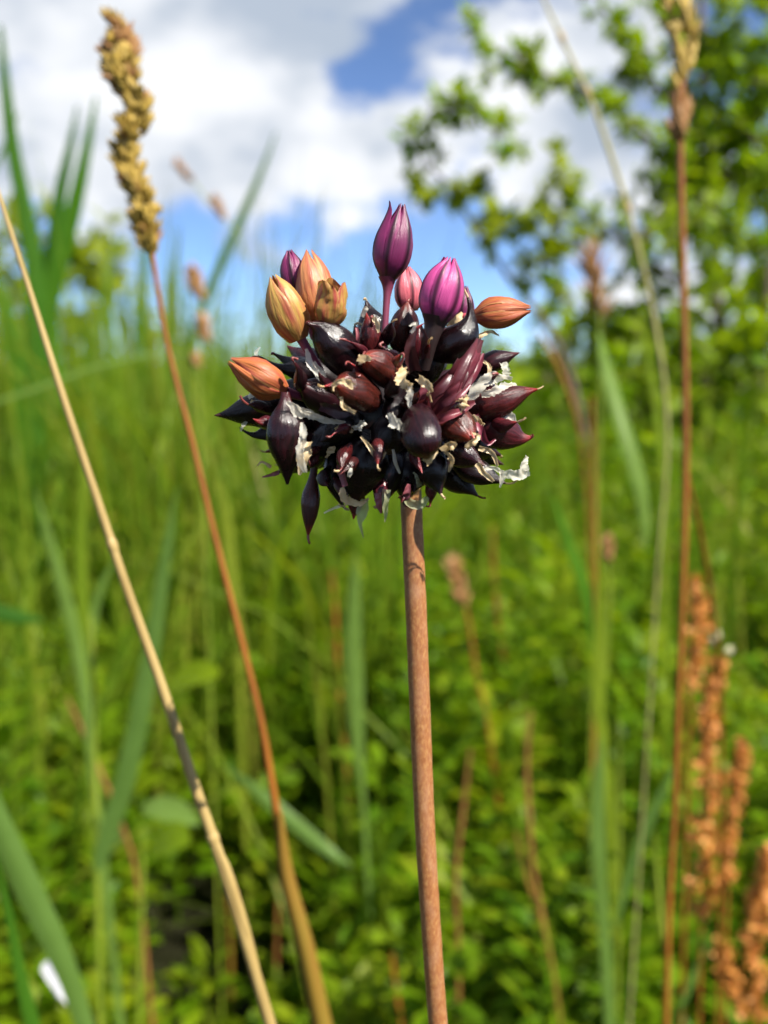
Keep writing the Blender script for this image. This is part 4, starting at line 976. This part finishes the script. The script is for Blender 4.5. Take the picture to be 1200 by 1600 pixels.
rr_ = np.random.default_rng(91)
for k in range(16):                             # the reed bed at the left edge
    x0 = 10 + 330 * (k + .6 * rr_.random()) / 16; top = 250 + 270 * rr_.random() + .25 * x0; ln_ = (rr_.random() - .45) * 90; Yk = 1.7 + 1.2 * rr_.random(); w0 = 10 + 8 * rr_.random()
    blade_thing('reed', 'pale blurred reed leaf in the thicket at the left edge', 'reed', [(x0 + ln_, top, 2, Yk), (x0 + ln_ * .6, top + 90, w0 * .7, Yk), (x0 + ln_ * .25, top + 190, w0, Yk), (x0, top + 330, w0, Yk), (x0 - ln_ * .1, max(top + 430, 760), w0 * .8, Yk)],
                [M_GLAUC, M_REED, M_GRASS][k % 3], 'pale reed leaves of the left thicket', .3 + .6 * rr_.random(), [.2, .2 + .8 * rr_.random()], .3, True)
GS = 'grass stalks in the blurred background'
for (label, pts, m_) in [
 ('yellow green upright stem at the far left', [(140, 960, 12, .55), (146, 1050, 14, .55), (148, 1200, 15, .55), (152, 1360, 15, .55), (157, 1620, 15, .55)], M_GSTALK),
 ('dull straw stem leaning between the two left blades', [(105, 1090, 9, .7), (150, 1190, 13, .7), (190, 1290, 13, .7), (215, 1380, 12, .7), (240, 1620, 14, .7)], M_MAUVE),
 ('pale green stem beside the dark hollow', [(224, 1290, 8, .7), (222, 1400, 14, .7), (219, 1500, 15, .7), (217, 1620, 14, .7)], M_GSTALK),
 ('faint orange stem left of the onion stem', [(518, 890, 7, 1.25), (524, 960, 11, 1.25), (530, 1080, 11, 1.25), (545, 1230, 12, 1.25), (570, 1330, 12, 1.25)], M_RUST),
 ('faint rusty stem right behind the onion stem', [(770, 820, 6, 1.25), (772, 900, 9, 1.25), (782, 1000, 9, 1.25), (800, 1110, 9, 1.25)], M_RUST),
 ('red stem with a yellow sheath in the middle right', [(829, 1110, 8, .6), (823, 1200, 14, .6), (826, 1270, 16, .6), (832, 1350, 14, .6), (852, 1460, 14, .6), (876, 1620, 14, .6)], M_MAUVE),
 ('orange stem bending into the yellow green sheath', [(806, 1300, 8, .55), (822, 1370, 15, .55), (846, 1440, 15, .55), (864, 1520, 14, .55), (878, 1620, 14, .55)], M_OSTALK),
 ('brown broken stem close to the onion stem low down', [(735, 1170, 8, .6), (724, 1260, 14, .6), (712, 1370, 14, .6), (716, 1480, 13, .6), (716, 1620, 13, .6)], M_MAUVE),
 ('thin brown stem under the dark blade at the right', [(925, 620, 8, .8), (928, 760, 10, .8), (930, 900, 10, .8)], M_RUST),
 ('orange brown bent stem just right of the onion head', [(836, 515, 6, 1.3), (858, 545, 11, 1.3), (884, 600, 11, 1.3), (905, 670, 8, 1.3), (918, 780, 7, 1.3)], M_RUST),
 ('yellow green sheath at the lower right with a brown foot', [(1022, 1300, 5, .5), (1028, 1380, 15, .5), (1034, 1450, 20, .5), (1046, 1515, 17, .5), (1042, 1620, 12, .5)], M_GSTALK),
 ('slim green stem right of the blue green blade', [(966, 1120, 6, .6), (968, 1250, 10, .6), (966, 1400, 10, .6), (964, 1620, 10, .6)], M_GSTALK),
 ('orange stem foot at the bottom middle', [(612, 1490, 8, .6), (618, 1540, 11, .6), (630, 1620, 11, .6)], M_RUST),
 ('dull orange stem under the lumpy spike, behind its sheath', [(355, 1400, 9, .95), (360, 1480, 12, .95), (362, 1620, 12, .95)], M_OSTALK),
 ('reddish stem left of the sheath of the lumpy spike', [(436, 1380, 8, .95), (432, 1480, 11, .95), (428, 1620, 11, .95)], M_MAUVE),
 ('faint straw stem far behind the left of the onion head', [(372, 560, 5, 1.6), (390, 680, 8, 1.6), (425, 830, 9, 1.6), (455, 960, 9, 1.6)], M_PALEG),
]:
    stalk_thing('grass_stalk', label, 'grass', pts, m_, GS, thin=.54)

# small brown spikes of the background
GB = 'brown grass spikes in the background'
def brown_spike(label, tops, stem, Y, m_):
    o = stalk_thing('seed_spike', label, 'grass', [(*p, Y) for p in stem], m_, GB, thin=.6)
    for (x0, y0, x1, y1, wd) in tops:
        p0, p1 = A(at(x0, y0, Y)), A(at(x1, y1, Y)); n_ = 12
        me = spikelet_mesh('spikelet', M_BROWN, np.linalg.norm(p1 - p0) * .38, wd * mpp(y0, Y) * .55)
        for k in range(n_):
            f = k / n_ * .72; a = k * 2.4
            place_spikelet(o, me, p0 + (p1 - p0) * f + A([math.cos(a), math.sin(a), 0]) * wd * .18 * mpp(y0, Y), norm(p1 - p0) + A([math.cos(a), math.sin(a), 0]) * .22, 1, rg)
brown_spike('brown spike in two pieces right of the tan one', [(312, 470, 298, 408, 24), (322, 535, 312, 485, 22), (308, 575, 304, 548, 20)], [(306, 470, 6), (316, 540, 7), (312, 620, 7), (318, 760, 7)], .95, M_GSTALK)
brown_spike('drooping brown spike in front of the shrub', [(938, 500, 916, 366, 18)], [(922, 420, 5), (936, 490, 6), (938, 600, 7), (934, 760, 7)], .9, M_GSTALK)
brown_spike('blurred reddish spike right of the onion stem', [(722, 950, 704, 862, 20)], [(712, 910, 6), (732, 970, 8), (744, 1050, 9), (760, 1110, 7)], 1.0, M_RUST)
brown_spike('small pale spike low right of the onion head', [(950, 880, 949, 832, 16)], [(950, 860, 6), (952, 930, 9), (948, 1010, 9), (940, 1100, 9)], .7, M_GSTALK)
brown_spike('thin faded panicle against the sky right of the tan spike', [(300, 285, 270, 245, 10), (350, 345, 330, 300, 10)], [(275, 250, 3), (330, 320, 4), (375, 375, 5), (400, 480, 5), (410, 640, 4)], 1.4, M_GSTALK)

# rust red sorrel at the lower right
def sorrel(label, axes, Y):
    b = at(axes[0][-1][0], axes[0][-1][1], Y); o = thing('sorrel', (b.x, b.y, 0), label, 'sorrel', 'rust red sorrel stalks')
    for pts in axes:
        P = spline(A([A(at(p[0], p[1], Y)) for p in pts]), 60); wv = spline(A([p[2] for p in pts])[:, None], 60)[:, 0] * mpp(pts[0][1], Y) * .75
        Q = P if pts is not axes[0] else np.vstack([P, [P[-1] + (A([P[-1][0] + .01, P[-1][1], 0]) - P[-1]) * f for f in np.linspace(0, 1, 8)[1:]]])
        mb = MB(); tube(mb, Q, np.full(len(Q), .0011), 6); mb.build('stem', M_RUST, o)
        ms = MB(); n_ = int(12 * sum(np.hypot(*(A(pts[i + 1][:2]) - A(pts[i][:2]))) for i in range(len(pts) - 1)) / 12)
        k = (rg.random(n_) * 59).astype(int); a = rg.random(n_) * 6.28; r = wv[k] / 2 * np.sqrt(rg.random(n_)) * (.45 + .75 * (np.sin(k * .55 + Y * 40) > -.2))
        C = P[k] + np.stack([np.cos(a) * r, np.sin(a) * r, (rg.random(n_) - .5) * .006], -1)
        for sgn in (0, 1.57):
            D = norm(rg.normal(size=(n_, 3)) + A([0, 0, -.6])); up = norm(rg.normal(size=(n_, 3)))
            leaves(ms, C, D, up, .0044, .0036, rg.random(n_), fold=.3)
        tag(ms.build('seed_cluster', M_SORREL, o), kind='stuff')
sorrel('short orange red sorrel head beside the rusty stalk', [[(1086, 900, 18), (1092, 960, 40), (1086, 1030, 46), (1078, 1070, 24)]], .62)
sorrel('long orange red sorrel column at the lower right', [[(1128, 1030, 16), (1112, 1080, 30), (1104, 1150, 46), (1108, 1240, 56), (1104, 1330, 60), (1096, 1430, 40)]], .55)
sorrel('slim orange red sorrel head right of the long column', [[(1160, 1160, 14), (1152, 1220, 30), (1140, 1300, 28), (1136, 1380, 26)]], .58)
sorrel('orange red sorrel cut by the right edge', [[(1200, 1330, 20), (1190, 1400, 44), (1178, 1480, 50), (1184, 1590, 50)], [(1130, 1480, 24), (1140, 1520, 34), (1160, 1580, 30)]], .52)

# round leaves and the white petal
def big_leaf(name, label, cat, base, tip, wpx, Y, m_, rnd, up=(0, -.6, .8), dY=0.02, fold=.2):
    a_, b_ = A(at(*base, Y)), A(at(*tip, Y - dY)); n = 12; s = np.linspace(0, 1, n)
    P = a_ + (b_ - a_) * s[:, None] + A([0, 0, 1]) * .18 * np.linalg.norm(b_ - a_) * (s * (1 - s) * 2)[:, None]
    mb = MB(); wd = np.interp(s, [0, .08, .25, .5, .75, .92, 1], [.05, .5, .88, 1, .8, .36, .02]) * wpx * mpp(base[1], Y)
    ribbon(mb, P, wd, fold=fold, cols=7, up=up, rnd=rnd); return tag(mb.build(name, m_), label, cat)
big_leaf('round_leaf', 'round bright green leaf over the dark hollow', 'leaf', (236, 1325), (298, 1318), 62, .6, M_HERB, .75)
big_leaf('round_leaf', 'pale green leaf lying just above the round one', 'leaf', (222, 1262), (312, 1290), 42, .62, M_GLAUC, .8)
big_leaf('round_leaf', 'blurred light green leaf behind the straw stalk', 'leaf', (262, 1075), (345, 1055), 55, .8, M_HERB, .8)
wp = thing('white_petal', at(95, 1550, .45), 'crumpled white petals caught among the leaves at the bottom left', 'petal')
for b_, t_, w_, u_, f_ in (((70, 1504), (118, 1582), 30, (.7, -1, .2), .8), ((66, 1512), (92, 1560), 26, (-.5, -1, .4), -.6), ((92, 1530), (122, 1586), 22, (.2, -.6, 1), .9)):
    q_ = big_leaf('petal', None, None, b_, t_, w_, .45, M_WHITE, .5, up=u_, fold=f_); q_.parent = wp; q_.matrix_parent_inverse = wp.matrix_basis.inverted()
